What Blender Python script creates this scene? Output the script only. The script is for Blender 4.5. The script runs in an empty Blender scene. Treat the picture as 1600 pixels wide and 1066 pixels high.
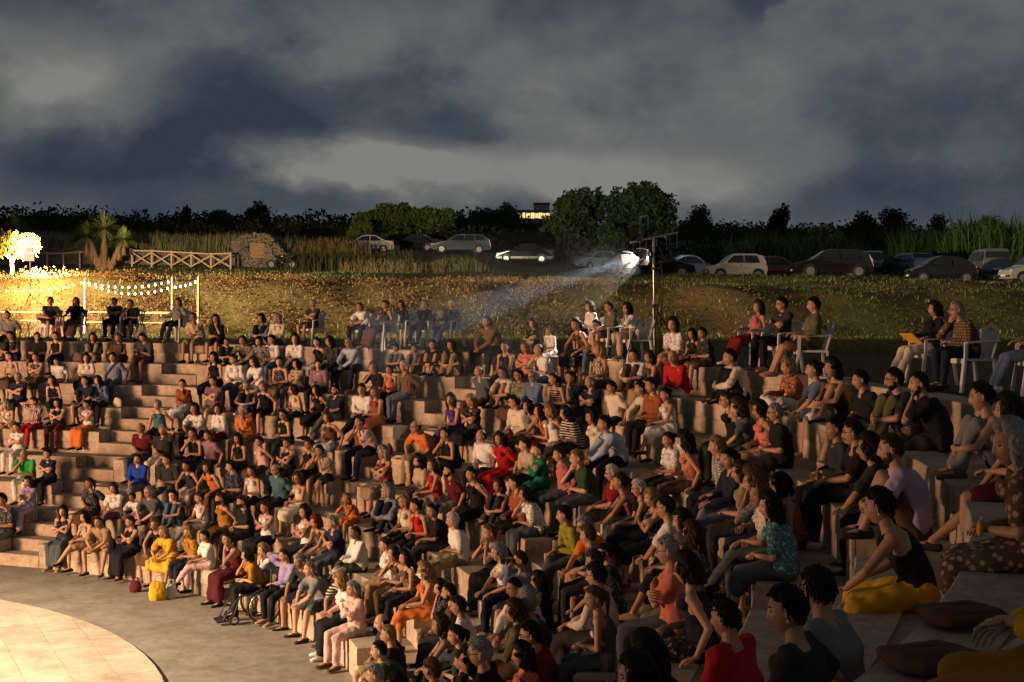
import bpy, bmesh, math, random
import numpy as np
from mathutils import Vector, Matrix, Euler
random.seed(7); RNG = np.random.default_rng(7)
R = math.radians
scene = bpy.context.scene
COL = scene.collection

# ------------------------------------------------------------------ camera
F_PX, Y_HOR, ROLL = 2058.0, 477.8, 0.010          # in pixels of a 1600x1066 frame
SC = 1.10
CAM_H = 5.009 * SC
CX, CY = -12.926 * SC, 13.902 * SC                # centre of the orchestra
TIER_H, TIER_D = 0.45 * SC, 0.767 * SC
R_FRONT = 11.434 * SC                             # front edge of the lowest bench
R_DISC = 9.007 * SC
NT = 9                                            # bench tiers, 0 = terrace edge ... 8 = front bench
def tier_z(k): return (9 - k) * TIER_H
def tier_r(k): return R_FRONT + (8 - k) * TIER_D
Z_TER = tier_z(0); R_TER = tier_r(0)
PITCH = math.atan((533 - Y_HOR) / F_PX)
cam_d = bpy.data.cameras.new('camera'); cam = bpy.data.objects.new('camera', cam_d); COL.objects.link(cam)
cam_d.sensor_width = 36; cam_d.lens = F_PX / 1600 * 36; cam_d.clip_start = 0.1; cam_d.clip_end = 3000
cr, sr = math.cos(ROLL), math.sin(ROLL)
fwd = Vector((0, math.cos(PITCH), -math.sin(PITCH))); up0 = Vector((0, math.sin(PITCH), math.cos(PITCH))); rt0 = Vector((1, 0, 0))
rt = rt0 * cr + up0 * sr; up = up0 * cr - rt0 * sr
cam.matrix_world = Matrix(((rt.x, up.x, -fwd.x, 0), (rt.y, up.y, -fwd.y, 0), (rt.z, up.z, -fwd.z, CAM_H), (0, 0, 0, 1)))
scene.camera = cam
def ray(x, y):
    u = (x - 800) / F_PX; v = -(y - 533) / F_PX
    return rt * u + up * v + fwd
def at(x, y, Y):
    """world point seen at pixel x, y at forward distance Y"""
    d = ray(x, y); t = Y / d.y
    return Vector((d.x * t, Y, CAM_H + d.z * t))
def on_z(x, y, z):
    d = ray(x, y); t = (z - CAM_H) / d.z
    return Vector((d.x * t, d.y * t, z))
def pix(p):
    q = Vector(p) - Vector((0, 0, CAM_H)); w = q.dot(fwd)
    return 800 + F_PX * q.dot(rt) / w, 533 - F_PX * q.dot(up) / w

# ------------------------------------------------------------------ render / world
scene.view_settings.view_transform = 'Standard'; scene.view_settings.look = 'None'
scene.view_settings.exposure = 0.0; scene.view_settings.gamma = 1.0
scene.render.engine = 'CYCLES'
cy = scene.cycles
cy.use_denoising = True
try: cy.denoiser = 'OPENIMAGEDENOISE'
except Exception: pass
cy.max_bounces = 5; cy.diffuse_bounces = 3; cy.glossy_bounces = 2; cy.transmission_bounces = 3; cy.volume_bounces = 0
cy.transparent_max_bounces = 8; cy.caustics_reflective = False; cy.caustics_refractive = False
cy.sample_clamp_indirect = 4.0; cy.use_light_tree = True
cy.volume_step_rate = 2.0; cy.volume_max_steps = 64

world = bpy.data.worlds.new('World'); scene.world = world; world.use_nodes = True
def build_world():
    nt = world.node_tree; N = nt.nodes; L = nt.links; N.clear()
    def n(t, **k):
        o = N.new(t)
        for a, b in k.items(): setattr(o, a, b)
        return o
    def m(op, a, b=None, c=None, clamp=False):
        o = n('ShaderNodeMath', operation=op, use_clamp=clamp)
        for i, v in enumerate((a, b, c)):
            if v is None: continue
            if isinstance(v, (int, float)): o.inputs[i].default_value = v
            else: L.new(v, o.inputs[i])
        return o.outputs[0]
    tc = n('ShaderNodeTexCoord'); sep = n('ShaderNodeSeparateXYZ'); L.new(tc.outputs['Generated'], sep.inputs[0])
    az = m('ARCTAN2', sep.outputs[0], sep.outputs[1]); el = m('ARCSINE', sep.outputs[2])
    comb = n('ShaderNodeCombineXYZ'); L.new(m('MULTIPLY', az, 5.2), comb.inputs[0]); L.new(m('MULTIPLY', el, 7.6), comb.inputs[1])
    comb.inputs[2].default_value = 3.7
    def noise(vec, scale, detail, rough, dist=0.0):
        o = n('ShaderNodeTexNoise'); L.new(vec, o.inputs['Vector'])
        o.inputs['Scale'].default_value = scale; o.inputs['Detail'].default_value = detail; o.inputs['Roughness'].default_value = rough
        o.inputs['Distortion'].default_value = dist
        return o.outputs[0]
    big = noise(comb.outputs[0], 1.25, 9, 0.56, 0.1)
    fine = noise(comb.outputs[0], 3.6, 7, 0.58, 0.15)
    dx = m('MULTIPLY', m('SUBTRACT', fine, 0.5), 0.10); dy = m('MULTIPLY', m('SUBTRACT', big, 0.5), 0.08)
    azw = m('ADD', az, dx); elw = m('ADD', el, dy)
    def blob(x, y, rx, ry):
        a = (x - 800) / F_PX; b = (480 - y) / F_PX
        u = m('DIVIDE', m('SUBTRACT', azw, a), rx / F_PX); v = m('DIVIDE', m('SUBTRACT', elw, b), ry / F_PX)
        d = m('SQRT', m('ADD', m('MULTIPLY', u, u), m('MULTIPLY', v, v)))
        o = n('ShaderNodeMapRange', interpolation_type='SMOOTHSTEP'); L.new(d, o.inputs[0])
        o.inputs[1].default_value = 1.15; o.inputs[2].default_value = 0.25; o.inputs[3].default_value = 0; o.inputs[4].default_value = 1
        return o.outputs[0]
    cov = m('MULTIPLY', m('SUBTRACT', big, 0.20), 1.55)
    cov = m('ADD', cov, m('MULTIPLY', m('SUBTRACT', fine, 0.5), 0.55))
    for (x, y, rx, ry, w) in ((390, 190, 200, 130, -.50), (150, 275, 280, 70, -.42), (620, 150, 150, 60, -.28), (700, 205, 120, 40, -.22), (1165, 15, 60, 45, -.35),
                              (190, 155, 170, 75, .24), (20, 130, 110, 80, .14), (520, 262, 260, 58, .74), (900, 275, 380, 66, .46), (760, 60, 420, 90, .10),
                              (1350, 180, 420, 160, .10), (1500, 320, 320, 50, -.22), (120, 20, 280, 60, -.26)):
        cov = m('ADD', cov, m('MULTIPLY', blob(x, y, rx, ry), w))
    ramp = n('ShaderNodeValToRGB'); L.new(cov, ramp.inputs[0])
    e = ramp.color_ramp.elements
    e[0].position = 0.0; e[0].color = (0.032, 0.046, 0.068, 1)
    e[1].position = 1.0; e[1].color = (0.225, 0.224, 0.210, 1)
    for p, c in ((.30, (.058, .073, .094, 1)), (.52, (.104, .112, .118, 1)), (.75, (.146, .150, .149, 1))):
        q = e.new(p); q.color = c
    # nothing below the horizon gives light
    low = n('ShaderNodeMapRange', interpolation_type='SMOOTHSTEP'); L.new(el, low.inputs[0])
    low.inputs[1].default_value = -0.12; low.inputs[2].default_value = 0.03; low.inputs[3].default_value = 0.15; low.inputs[4].default_value = 1
    bg = n('ShaderNodeBackground'); L.new(ramp.outputs[0], bg.inputs[0]); hi = n('ShaderNodeMapRange', interpolation_type='SMOOTHSTEP'); L.new(el, hi.inputs[0])      # cloud glow fades away from the horizon, as in view
    hi.inputs[1].default_value = 0.22; hi.inputs[2].default_value = 1.2; hi.inputs[3].default_value = 0.96; hi.inputs[4].default_value = 0.40
    L.new(m('MULTIPLY', low.outputs[0], hi.outputs[0]), bg.inputs[1])
    out = n('ShaderNodeOutputWorld'); L.new(bg.outputs[0], out.inputs[0])
build_world()

# ------------------------------------------------------------------ lamps
def look_rot(d):
    return Vector(d).to_track_quat('-Z', 'Y').to_euler()
def lamp(name, kind, loc, energy, color, target=None, **kw):
    l = bpy.data.lights.new(name, kind); l.energy = energy; l.color = color
    for a, b in kw.items(): setattr(l, a, b)
    o = bpy.data.objects.new(name, l); COL.objects.link(o); o.location = loc
    if target is not None: o.rotation_euler = look_rot(Vector(target) - Vector(loc))
    return o
# faint cool fill added from behind the camera, no moon in view
faint_fill = lamp('faint_fill', 'SUN', (0, 0, 60), 0.05, (0.80, 0.90, 1.0), angle=R(8)); faint_fill.rotation_euler = look_rot((-0.55, 0.75, -0.55))
# ------------------------------------------------------------------ materials
MATS = {}
def new_mat(name):
    m = bpy.data.materials.new(name); m.use_nodes = True
    return m, m.node_tree.nodes, m.node_tree.links, m.node_tree.nodes['Principled BSDF']
def mat(name, col, rough=0.7, var=0.25, scale=6.0, bump=0.0, bscale=40.0, metal=0.0, spec=0.5, col2=None, detail=5, emis=None, estr=0, thr=None, sub=0.0, coat=0.0, trans=0.0, bdist=0.01):
    if name in MATS: return MATS[name]
    m, N, L, b = new_mat(name)
    b.inputs['Roughness'].default_value = rough; b.inputs['Metallic'].default_value = metal
    b.inputs['Specular IOR Level'].default_value = spec
    if coat: b.inputs['Coat Weight'].default_value = coat
    tc = N.new('ShaderNodeTexCoord')
    if col2 is None: col2 = tuple(c * (1 - var) for c in col)
    ns = N.new('ShaderNodeTexNoise'); ns.inputs['Scale'].default_value = scale; ns.inputs['Detail'].default_value = detail
    ns.inputs['Roughness'].default_value = 0.62
    L.new(tc.outputs['Object'], ns.inputs['Vector'])
    rp = N.new('ShaderNodeValToRGB'); L.new(ns.outputs[0], rp.inputs[0])
    lo, hi = thr if thr else (.30, .72)
    rp.color_ramp.elements[0].position = lo; rp.color_ramp.elements[1].position = hi
    rp.color_ramp.elements[0].color = (*col2, 1); rp.color_ramp.elements[1].color = (*col, 1)
    L.new(rp.outputs[0], b.inputs['Base Color'])
    if bump:
        n2 = N.new('ShaderNodeTexNoise'); n2.inputs['Scale'].default_value = bscale; n2.inputs['Detail'].default_value = 4
        L.new(tc.outputs['Object'], n2.inputs['Vector'])
        bp = N.new('ShaderNodeBump'); bp.inputs['Strength'].default_value = bump; bp.inputs['Distance'].default_value = bdist
        L.new(n2.outputs[0], bp.inputs['Height']); L.new(bp.outputs[0], b.inputs['Normal'])
    if emis:
        b.inputs['Emission Color'].default_value = (*emis, 1); b.inputs['Emission Strength'].default_value = estr
    if trans: b.inputs['Transmission Weight'].default_value = trans
    MATS[name] = m
    return m
def leaf_mat(name, c1, c2, trans=0.25):
    """foliage: colour varies from leaf to leaf, a little light passes through"""
    if name in MATS: return MATS[name]
    m, N, L, b = new_mat(name)
    g = N.new('ShaderNodeNewGeometry'); rp = N.new('ShaderNodeValToRGB')
    L.new(g.outputs['Random Per Island'], rp.inputs[0])
    rp.color_ramp.elements[0].color = (*c1, 1); rp.color_ramp.elements[1].color = (*c2, 1)
    L.new(rp.outputs[0], b.inputs['Base Color']); b.inputs['Roughness'].default_value = .75
    b.inputs['Specular IOR Level'].default_value = .2
    tr = N.new('ShaderNodeBsdfTranslucent'); L.new(rp.outputs[0], tr.inputs[0])
    mx = N.new('ShaderNodeMixShader'); mx.inputs[0].default_value = trans
    L.new(b.outputs[0], mx.inputs[1]); L.new(tr.outputs[0], mx.inputs[2])
    L.new(mx.outputs[0], N['Material Output'].inputs[0])
    MATS[name] = m
    return m
def stone_mat(name, col, pit=0.5, dark=0.55, scale=9.0, bump=.35):
    """travertine: pale base, darker veins, pits and weather stains"""
    m, N, L, b = new_mat(name)
    tc = N.new('ShaderNodeTexCoord'); geo = N.new('ShaderNodeNewGeometry')
    def noise(s, d, r=.6, src=None, dist=0):
        o = N.new('ShaderNodeTexNoise'); o.inputs['Scale'].default_value = s; o.inputs['Detail'].default_value = d; o.inputs['Roughness'].default_value = r
        o.inputs['Distortion'].default_value = dist
        L.new(src or geo.outputs['Position'], o.inputs['Vector']); return o.outputs[0]
    a = noise(1.3, 6); v = noise(scale, 8, .7); p = noise(34, 3, .5)
    r1 = N.new('ShaderNodeValToRGB'); L.new(v, r1.inputs[0])
    r1.color_ramp.elements[0].position = .28; r1.color_ramp.elements[0].color = (*[c * dark for c in col], 1)
    r1.color_ramp.elements[1].position = .60; r1.color_ramp.elements[1].color = (*col, 1)
    r2 = N.new('ShaderNodeValToRGB'); L.new(a, r2.inputs[0])
    r2.color_ramp.elements[0].position = .25; r2.color_ramp.elements[0].color = (.58, .55, .52, 1)
    r2.color_ramp.elements[1].position = .65; r2.color_ramp.elements[1].color = (1, 1, 1, 1)
    oi = N.new('ShaderNodeObjectInfo'); mr = N.new('ShaderNodeMapRange'); L.new(oi.outputs['Random'], mr.inputs[0])
    mr.inputs[3].default_value = .82; mr.inputs[4].default_value = 1.08
    mx = N.new('ShaderNodeMix'); mx.data_type = 'RGBA'; mx.blend_type = 'MULTIPLY'; mx.inputs[0].default_value = 1
    L.new(r1.outputs[0], mx.inputs[6]); L.new(r2.outputs[0], mx.inputs[7])
    r3 = N.new('ShaderNodeValToRGB'); L.new(p, r3.inputs[0])
    r3.color_ramp.elements[0].position = .30; r3.color_ramp.elements[0].color = (.25, .24, .22, 1)
    r3.color_ramp.elements[1].position = .40; r3.color_ramp.elements[1].color = (1, 1, 1, 1)
    m2 = N.new('ShaderNodeMix'); m2.data_type = 'RGBA'; m2.blend_type = 'MULTIPLY'; m2.inputs[0].default_value = pit
    L.new(mx.outputs[2], m2.inputs[6]); L.new(r3.outputs[0], m2.inputs[7])
    m3 = N.new('ShaderNodeMix'); m3.data_type = 'RGBA'; m3.blend_type = 'MULTIPLY'; m3.inputs[0].default_value = 1
    L.new(m2.outputs[2], m3.inputs[6]); L.new(mr.outputs[0], m3.inputs[7])
    L.new(m3.outputs[2], b.inputs['Base Color']); b.inputs['Roughness'].default_value = .85
    bp = N.new('ShaderNodeBump'); bp.inputs['Strength'].default_value = bump; bp.inputs['Distance'].default_value = .012
    L.new(v, bp.inputs['Height']); L.new(bp.outputs[0], b.inputs['Normal'])
    MATS[name] = m
    return m

# ------------------------------------------------------------------ mesh helpers (numpy)
class G:
    """collects vertices and faces; build() makes one mesh"""
    def __init__(s): s.v = []; s.f = []; s.m = []; s.n = 0
    def add(s, V, Fs, mi=0):
        V = np.asarray(V, float).reshape(-1, 3)
        o = s.n; s.v.append(V); s.n += len(V)
        for f in Fs: s.f.append(tuple(int(i) + o for i in f)); s.m.append(mi)
    def join(s, g, M=None):
        V = np.concatenate(g.v) if g.v else np.zeros((0, 3))
        if M is not None:
            A = np.array(M); V = V @ A[:3, :3].T + A[:3, 3]
        o = s.n; s.v.append(V); s.n += len(V)
        s.f += [tuple(i + o for i in f) for f in g.f]; s.m += g.m
    def box(s, c, d, rz=0, mi=0, rot=None, taper=None):
        x, y, z = (q / 2 for q in d)
        V = np.array([(-x, -y, -z), (x, -y, -z), (x, y, -z), (-x, y, -z), (-x, -y, z), (x, -y, z), (x, y, z), (-x, y, z)])
        if taper: V[4:, 0] *= taper; V[4:, 1] *= taper
        if rot is not None: V = V @ np.array(Euler(rot).to_matrix()).T
        if rz: V = V @ np.array(Matrix.Rotation(rz, 3, 'Z')).T
        s.add(V + np.array(c), [(3, 2, 1, 0), (4, 5, 6, 7), (0, 1, 5, 4), (1, 2, 6, 5), (2, 3, 7, 6), (3, 0, 4, 7)], mi)
    def bar(s, p, q, w, h=None, mi=0, ref=(0, 0, 1)):
        p = np.array(p, float); q = np.array(q, float); h = h or w
        a = q - p; a /= np.linalg.norm(a); r = np.array(ref, float)
        if abs(a @ r) > .95: r = np.array((1., 0, 0))
        u = np.cross(a, r); u /= np.linalg.norm(u); v = np.cross(u, a)
        V = [e + u * sx * w / 2 + v * sy * h / 2 for e in (p, q) for sx, sy in ((-1, -1), (1, -1), (1, 1), (-1, 1))]
        s.add(V, [(0, 1, 2, 3), (7, 6, 5, 4), (0, 4, 5, 1), (1, 5, 6, 2), (2, 6, 7, 3), (3, 7, 4, 0)], mi)
    def tube(s, pts, rad, n=8, ref=(1, 0, 0), cap=2, mi=0):
        """swept tube; rad per point: r or (ra, rb), ra along ref; rounded ends"""
        P = [np.array(p, float) for p in pts]; Rr = [(r, r) if np.isscalar(r) else tuple(r) for r in rad]
        T = []
        for i in range(len(P)):
            a = P[min(i + 1, len(P) - 1)] - P[max(i - 1, 0)]; T.append(a / (np.linalg.norm(a) + 1e-9))
        rings = []; ref = np.array(ref, float)
        def ring(p, t, ra, rb):
            rr = ref if abs(t @ ref) < .93 else np.array((0., 1, 0)) if abs(t[1]) < .93 else np.array((0., 0, 1))
            u = rr - t * (t @ rr); u /= np.linalg.norm(u); v = np.cross(t, u)
            an = np.arange(n) * 2 * math.pi / n
            return p + np.outer(np.cos(an) * ra, u) + np.outer(np.sin(an) * rb, v)
        if cap == 2:
            for a in (85, 60, 30):
                c, q = math.cos(R(a)), math.sin(R(a)); r0 = min(Rr[0])
                rings.append(ring(P[0] - T[0] * r0 * q, T[0], Rr[0][0] * c, Rr[0][1] * c))
        for p, t, r in zip(P, T, Rr): rings.append(ring(p, t, *r))
        if cap == 2:
            for a in (30, 60, 85):
                c, q = math.cos(R(a)), math.sin(R(a)); r0 = min(Rr[-1])
                rings.append(ring(P[-1] + T[-1] * r0 * q, T[-1], Rr[-1][0] * c, Rr[-1][1] * c))
        Fs = []
        for i in range(len(rings) - 1):
            for j in range(n):
                k = (j + 1) % n; Fs.append((i * n + j, i * n + k, (i + 1) * n + k, (i + 1) * n + j))
        if cap:
            Fs.append(tuple(range(n - 1, -1, -1))); o = (len(rings) - 1) * n; Fs.append(tuple(o + j for j in range(n)))
        s.add(np.concatenate(rings), Fs, mi)
    def ball(s, c, r, nu=10, nv=7, mi=0, M=None):
        r = (r, r, r) if np.isscalar(r) else r
        V = [(0, 0, -1)]
        for i in range(1, nv):
            a = math.pi * i / nv - math.pi / 2
            for j in range(nu):
                b = 2 * math.pi * j / nu; V.append((math.cos(a) * math.cos(b), math.cos(a) * math.sin(b), math.sin(a)))
        V.append((0, 0, 1)); V = np.array(V) * np.array(r)
        if M is not None: V = V @ np.array(M)[:3, :3].T
        Fs = []
        for j in range(nu):
            k = (j + 1) % nu; Fs.append((0, 1 + k, 1 + j)); e = len(V) - 1; o = 1 + (nv - 2) * nu; Fs.append((e, o + j, o + k))
        for i in range(nv - 2):
            for j in range(nu):
                k = (j + 1) % nu; a = 1 + i * nu; Fs.append((a + j, a + k, a + nu + k, a + nu + j))
        s.add(V + np.array(c), Fs, mi)
    def cyl(s, c, axis, r, h, n=16, mi=0, r2=None):
        a = np.array(axis, float); a /= np.linalg.norm(a); c = np.array(c, float)
        rr = np.array((0., 0, 1)) if abs(a[2]) < .9 else np.array((1., 0, 0))
        u = np.cross(a, rr); u /= np.linalg.norm(u); v = np.cross(a, u); an = np.arange(n) * 2 * math.pi / n
        r2 = r if r2 is None else r2
        C = np.outer(np.cos(an), u) + np.outer(np.sin(an), v)
        V = np.concatenate([c - a * h / 2 + C * r, c + a * h / 2 + C * r2])
        s.add(V, [(j, (j + 1) % n, n + (j + 1) % n, n + j) for j in range(n)] + [tuple(range(n - 1, -1, -1)), tuple(range(n, 2 * n))], mi)
    def torus(s, c, axis, r, t, n=24, k=6, mi=0):
        a = np.array(axis, float); a /= np.linalg.norm(a)
        rr = np.array((0., 0, 1)) if abs(a[2]) < .9 else np.array((1., 0, 0))
        u = np.cross(a, rr); u /= np.linalg.norm(u); v = np.cross(a, u); V = []
        for i in range(n):
            b = 2 * math.pi * i / n; d = u * math.cos(b) + v * math.sin(b)
            for j in range(k):
                g = 2 * math.pi * j / k; V.append(np.array(c) + d * (r + t * math.cos(g)) + a * t * math.sin(g))
        s.add(V, [(i * k + j, ((i + 1) % n) * k + j, ((i + 1) % n) * k + (j + 1) % k, i * k + (j + 1) % k) for i in range(n) for j in range(k)], mi)
    def mesh(s, name, mats=(), smooth=False):
        me = bpy.data.meshes.new(name)
        V = np.concatenate(s.v) if s.v else np.zeros((0, 3))
        me.from_pydata(V.tolist(), [], s.f)
        for m in mats: me.materials.append(m)
        if any(s.m): me.polygons.foreach_set('material_index', s.m)
        if smooth: me.polygons.foreach_set('use_smooth', [True] * len(me.polygons))
        me.update()
        return me
    def obj(s, name, m, parent=None, smooth=False, bev=0):
        o = bpy.data.objects.new(name, s.mesh(name, m if isinstance(m, (list, tuple)) else (m,), smooth))
        COL.objects.link(o)
        if parent: o.parent = parent
        if bev:
            b = o.modifiers.new('bevel', 'BEVEL'); b.width = bev; b.segments = 2; b.limit_method = 'ANGLE'
        return o
def quads_mesh(name, V, m, nper=4):
    """V: (n, nper, 3) loose polygons in one mesh, fast"""
    V = np.asarray(V, np.float32); n = len(V); me = bpy.data.meshes.new(name)
    me.vertices.add(n * nper); me.vertices.foreach_set('co', V.reshape(-1))
    me.loops.add(n * nper); me.loops.foreach_set('vertex_index', np.arange(n * nper, dtype=np.int32))
    me.polygons.add(n); me.polygons.foreach_set('loop_start', np.arange(0, n * nper, nper, dtype=np.int32))
    me.polygons.foreach_set('loop_total', np.full(n, nper, np.int32))
    me.materials.append(m); me.update(calc_edges=True)
    return me
def empty(name, loc=(0, 0, 0), rz=0, label=None, cat=None, group=None, kind=None, scale=None):
    o = bpy.data.objects.new(name, None); COL.objects.link(o); o.location = loc; o.rotation_euler = (0, 0, rz); o.empty_display_size = .1
    if scale: o.scale = scale if not np.isscalar(scale) else (scale,) * 3
    return tag(o, label, cat, group, kind)
def tag(o, label=None, cat=None, group=None, kind=None):
    if label: o['label'] = label
    if cat: o['category'] = cat
    if group: o['group'] = group
    if kind: o['kind'] = kind
    return o
def link(name, me, parent=None, loc=None, rot=None, scale=None):
    o = bpy.data.objects.new(name, me); COL.objects.link(o)
    if parent: o.parent = parent
    if loc is not None: o.location = loc
    if rot is not None: o.rotation_euler = rot
    if scale is not None: o.scale = (scale,) * 3 if np.isscalar(scale) else scale
    return o
def copy_tree(o, parent=None):
    c = o.copy(); COL.objects.link(c); c.parent = parent
    for ch in o.children: copy_tree(ch, c)
    return c
# ================================================================== the amphitheatre
STONE = stone_mat('travertine', (.58, .46, .34), pit=.75, dark=.58)
STONE_D = stone_mat('tread_stone', (.42, .345, .265), pit=.7, dark=.55, scale=6)
PAVE = stone_mat('orchestra_paving', (.30, .26, .21), pit=.5, dark=.60, scale=5, bump=.6)
DISC = stone_mat('stage_slabs', (.60, .50, .38), pit=.45, dark=.74, scale=4)
def pol(th, r, z): return (CX + r * math.sin(R(th)), CY + r * math.cos(R(th)), z)
def arc_block(t0, t1, r0, r1, z0, z1, n=4, ch=.012):
    """curved stone block with a chamfered front edge"""
    g = G(); rows = []
    prof = [(r0, z0), (r0, z1 - ch), (r0 + ch, z1), (r1, z1), (r1, z0)]
    V = []; m = len(prof)
    for i in range(n + 1):
        t = t0 + (t1 - t0) * i / n
        V += [pol(t, r, z) for r, z in prof]
    Fs = [(i * m + j, i * m + (j + 1) % m, (i + 1) * m + (j + 1) % m, (i + 1) * m + j) for i in range(n) for j in range(m)]
    Fs += [tuple(range(m - 1, -1, -1)), tuple(n * m + j for j in range(m))]
    g.add(V, Fs); return g
STAIRS = [18.7, 46.2, 74.9, 102.9, 131.0]
ST_W = 1.0
EDGES = [-9.0] + STAIRS + [152.0]
theatre = empty('amphitheatre', (CX, CY, 0), 0, 'pale travertine amphitheatre, curved stepped benches around a round stage', 'amphitheatre')
def tobj(g, name, m):
    o = g.obj(name, m); o.data.transform(Matrix.Translation((-CX, -CY, 0))); o.parent = theatre; return o
HALF = TIER_D / 2
core = G()
for k in range(NT):                                # hidden body behind the slabs: dark joints, treads
    rk, zk, zl = tier_r(k), tier_z(k), tier_z(k + 1)
    for w in range(len(EDGES) - 1):
        hw0 = math.degrees(ST_W / 2 / rk)
        t0 = EDGES[w] + (hw0 if w > 0 else 0); t1 = EDGES[w + 1] - (hw0 if w < len(EDGES) - 2 else 0)
        back = tier_r(k - 1) + .03 if k > 0 else rk + .50
        n = 14
        V = []
        for i in range(n + 1):
            t = t0 + (t1 - t0) * i / n
            V += [pol(t, rk + .03, zl - .02), pol(t, rk + .03, zk - .014), pol(t, back, zk - .014)]
        core.add(V, [(i * 3 + j, i * 3 + j + 1, i * 3 + 4 + j, i * 3 + 3 + j) for i in range(n) for j in range(2)])
tobj(core, 'tread', STONE_D)
for k in range(NT):
    rk, zk, zl = tier_r(k), tier_z(k), tier_z(k + 1)
    for w in range(len(EDGES) - 1):
        hw = math.degrees(ST_W / 2 / rk)
        t0 = EDGES[w] + (hw if w > 0 else 0); t1 = EDGES[w + 1] - (hw if w < len(EDGES) - 2 else 0)
        ln = R(t1 - t0) * rk; nb = max(2, round(ln / 2.1))
        for course in (0, 1):
            cuts = [t0 + (t1 - t0) * (i + (0 if i in (0, nb) else random.uniform(-.16, .16) + (.25 if course else 0) - .12)) / nb for i in range(nb + 1)]
            for a, b in zip(cuts[:-1], cuts[1:]):
                gap = math.degrees(.004 / rk); j = random.uniform(-.005, .005)
                if course == 0: g = arc_block(a + gap, b - gap, rk + j, rk + HALF, zk - TIER_H / 2 + .004, zk + random.uniform(-.003, .003))
                else: g = arc_block(a + gap, b - gap, rk + .012 + j, rk + HALF - .01, zl - .03, zk - TIER_H / 2, ch=.006)
                tobj(g, 'seat_slab' if course == 0 else 'riser_slab', STONE)
    for st in STAIRS:                              # one half step in every tier
        hw = math.degrees(ST_W / 2 / rk) - math.degrees(.004 / rk)
        tobj(arc_block(st - hw, st + hw, rk - .004 + random.uniform(-.003, .003), rk + HALF + .03, zl - .03, zl + TIER_H / 2, n=2), 'step', STONE)
        back = tier_r(k - 1) + .02 if k > 0 else rk + .8
        hw2 = math.degrees(ST_W / 2 / (rk + HALF))
        tobj(arc_block(st - hw2, st + hw2, rk + HALF + random.uniform(-.003, .003), back, zl - .03, zk - .002, n=2), 'step', STONE)
# orchestra floor and raised round stage
def ring_mesh(r0, r1, z, n=128):
    g = G(); V = []
    for i in range(n):
        t = 360 * i / n; V += [pol(t, r0, z), pol(t, r1, z)]
    g.add(V, [(2 * i, 2 * i + 1, 2 * ((i + 1) % n) + 1, 2 * ((i + 1) % n)) for i in range(n)]); return g
tag(ring_mesh(.01, R_TER + .3, 0).obj('floor', PAVE), kind='structure')
stage = empty('stage', (CX, CY, 0), 0, 'low round stage floor of pale stone slabs, brightly lit', 'stage')
g = G(); n = 160
V = [pol(360 * i / n, R_DISC, .004) for i in range(n)] + [pol(360 * i / n, R_DISC - .012, .036) for i in range(n)] + [pol(360 * i / n, R_DISC - .10, .036) for i in range(n)]
g.add(V, [(i, (i + 1) % n, n + (i + 1) % n, n + i) for i in range(n)] + [(n + i, n + (i + 1) % n, 2 * n + (i + 1) % n, 2 * n + i) for i in range(n)] + [tuple(2 * n + i for i in range(n))])
o = g.obj('stage_core', mat('stage_joint', (.16, .13, .10), .9)); o.data.transform(Matrix.Translation((-CX, -CY, 0))); o.parent = stage
def clip_circle(poly, r):
    out = poly
    for i in range(96):
        a = 2 * math.pi * (i + .5) / 96; nx, ny = math.cos(a), math.sin(a); new = []
        for j in range(len(out)):
            p, q = out[j], out[(j + 1) % len(out)]
            dp, dq = r - (p[0] * nx + p[1] * ny), r - (q[0] * nx + q[1] * ny)
            if dp >= 0: new.append(p)
            if (dp >= 0) != (dq >= 0):
                t = dp / (dp - dq); new.append((p[0] + (q[0] - p[0]) * t, p[1] + (q[1] - p[1]) * t))
        out = new
        if len(out) < 3: return []
    return out
ta = math.atan2(-1.8, .95); ux, uy = math.cos(ta), math.sin(ta); vx, vy = -uy, ux
tile_w, tile_l = .62, 1.24
for i in range(-16, 17):
    for j in range(-9, 10):
        a0 = (j + (.5 if i % 2 else 0)) * tile_l; b0 = i * tile_w
        pts = [(a0 + .004, b0 + .004), (a0 + tile_l - .004, b0 + .004), (a0 + tile_l - .004, b0 + tile_w - .004), (a0 + .004, b0 + tile_w - .004)]
        poly = clip_circle([(ux * a + vx * b, uy * a + vy * b) for a, b in pts], R_DISC - .006)
        if len(poly) < 3: continue
        cx = sum(p[0] for p in poly) / len(poly) + CX; cyy = sum(p[1] for p in poly) / len(poly) + CY
        if cyy < 14.5 or cx / cyy < -.50: continue                    # the rest of the disc lies outside the view
        z = .06 + random.uniform(-.0015, .0015); m = len(poly); g = G()
        g.add([(x, y, .02) for x, y in poly] + [(x, y, z) for x, y in poly], [tuple(m + q for q in range(m))] + [(q, (q + 1) % m, m + (q + 1) % m, m + q) for q in range(m)])
        g.obj('slab', DISC, stage)

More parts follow.
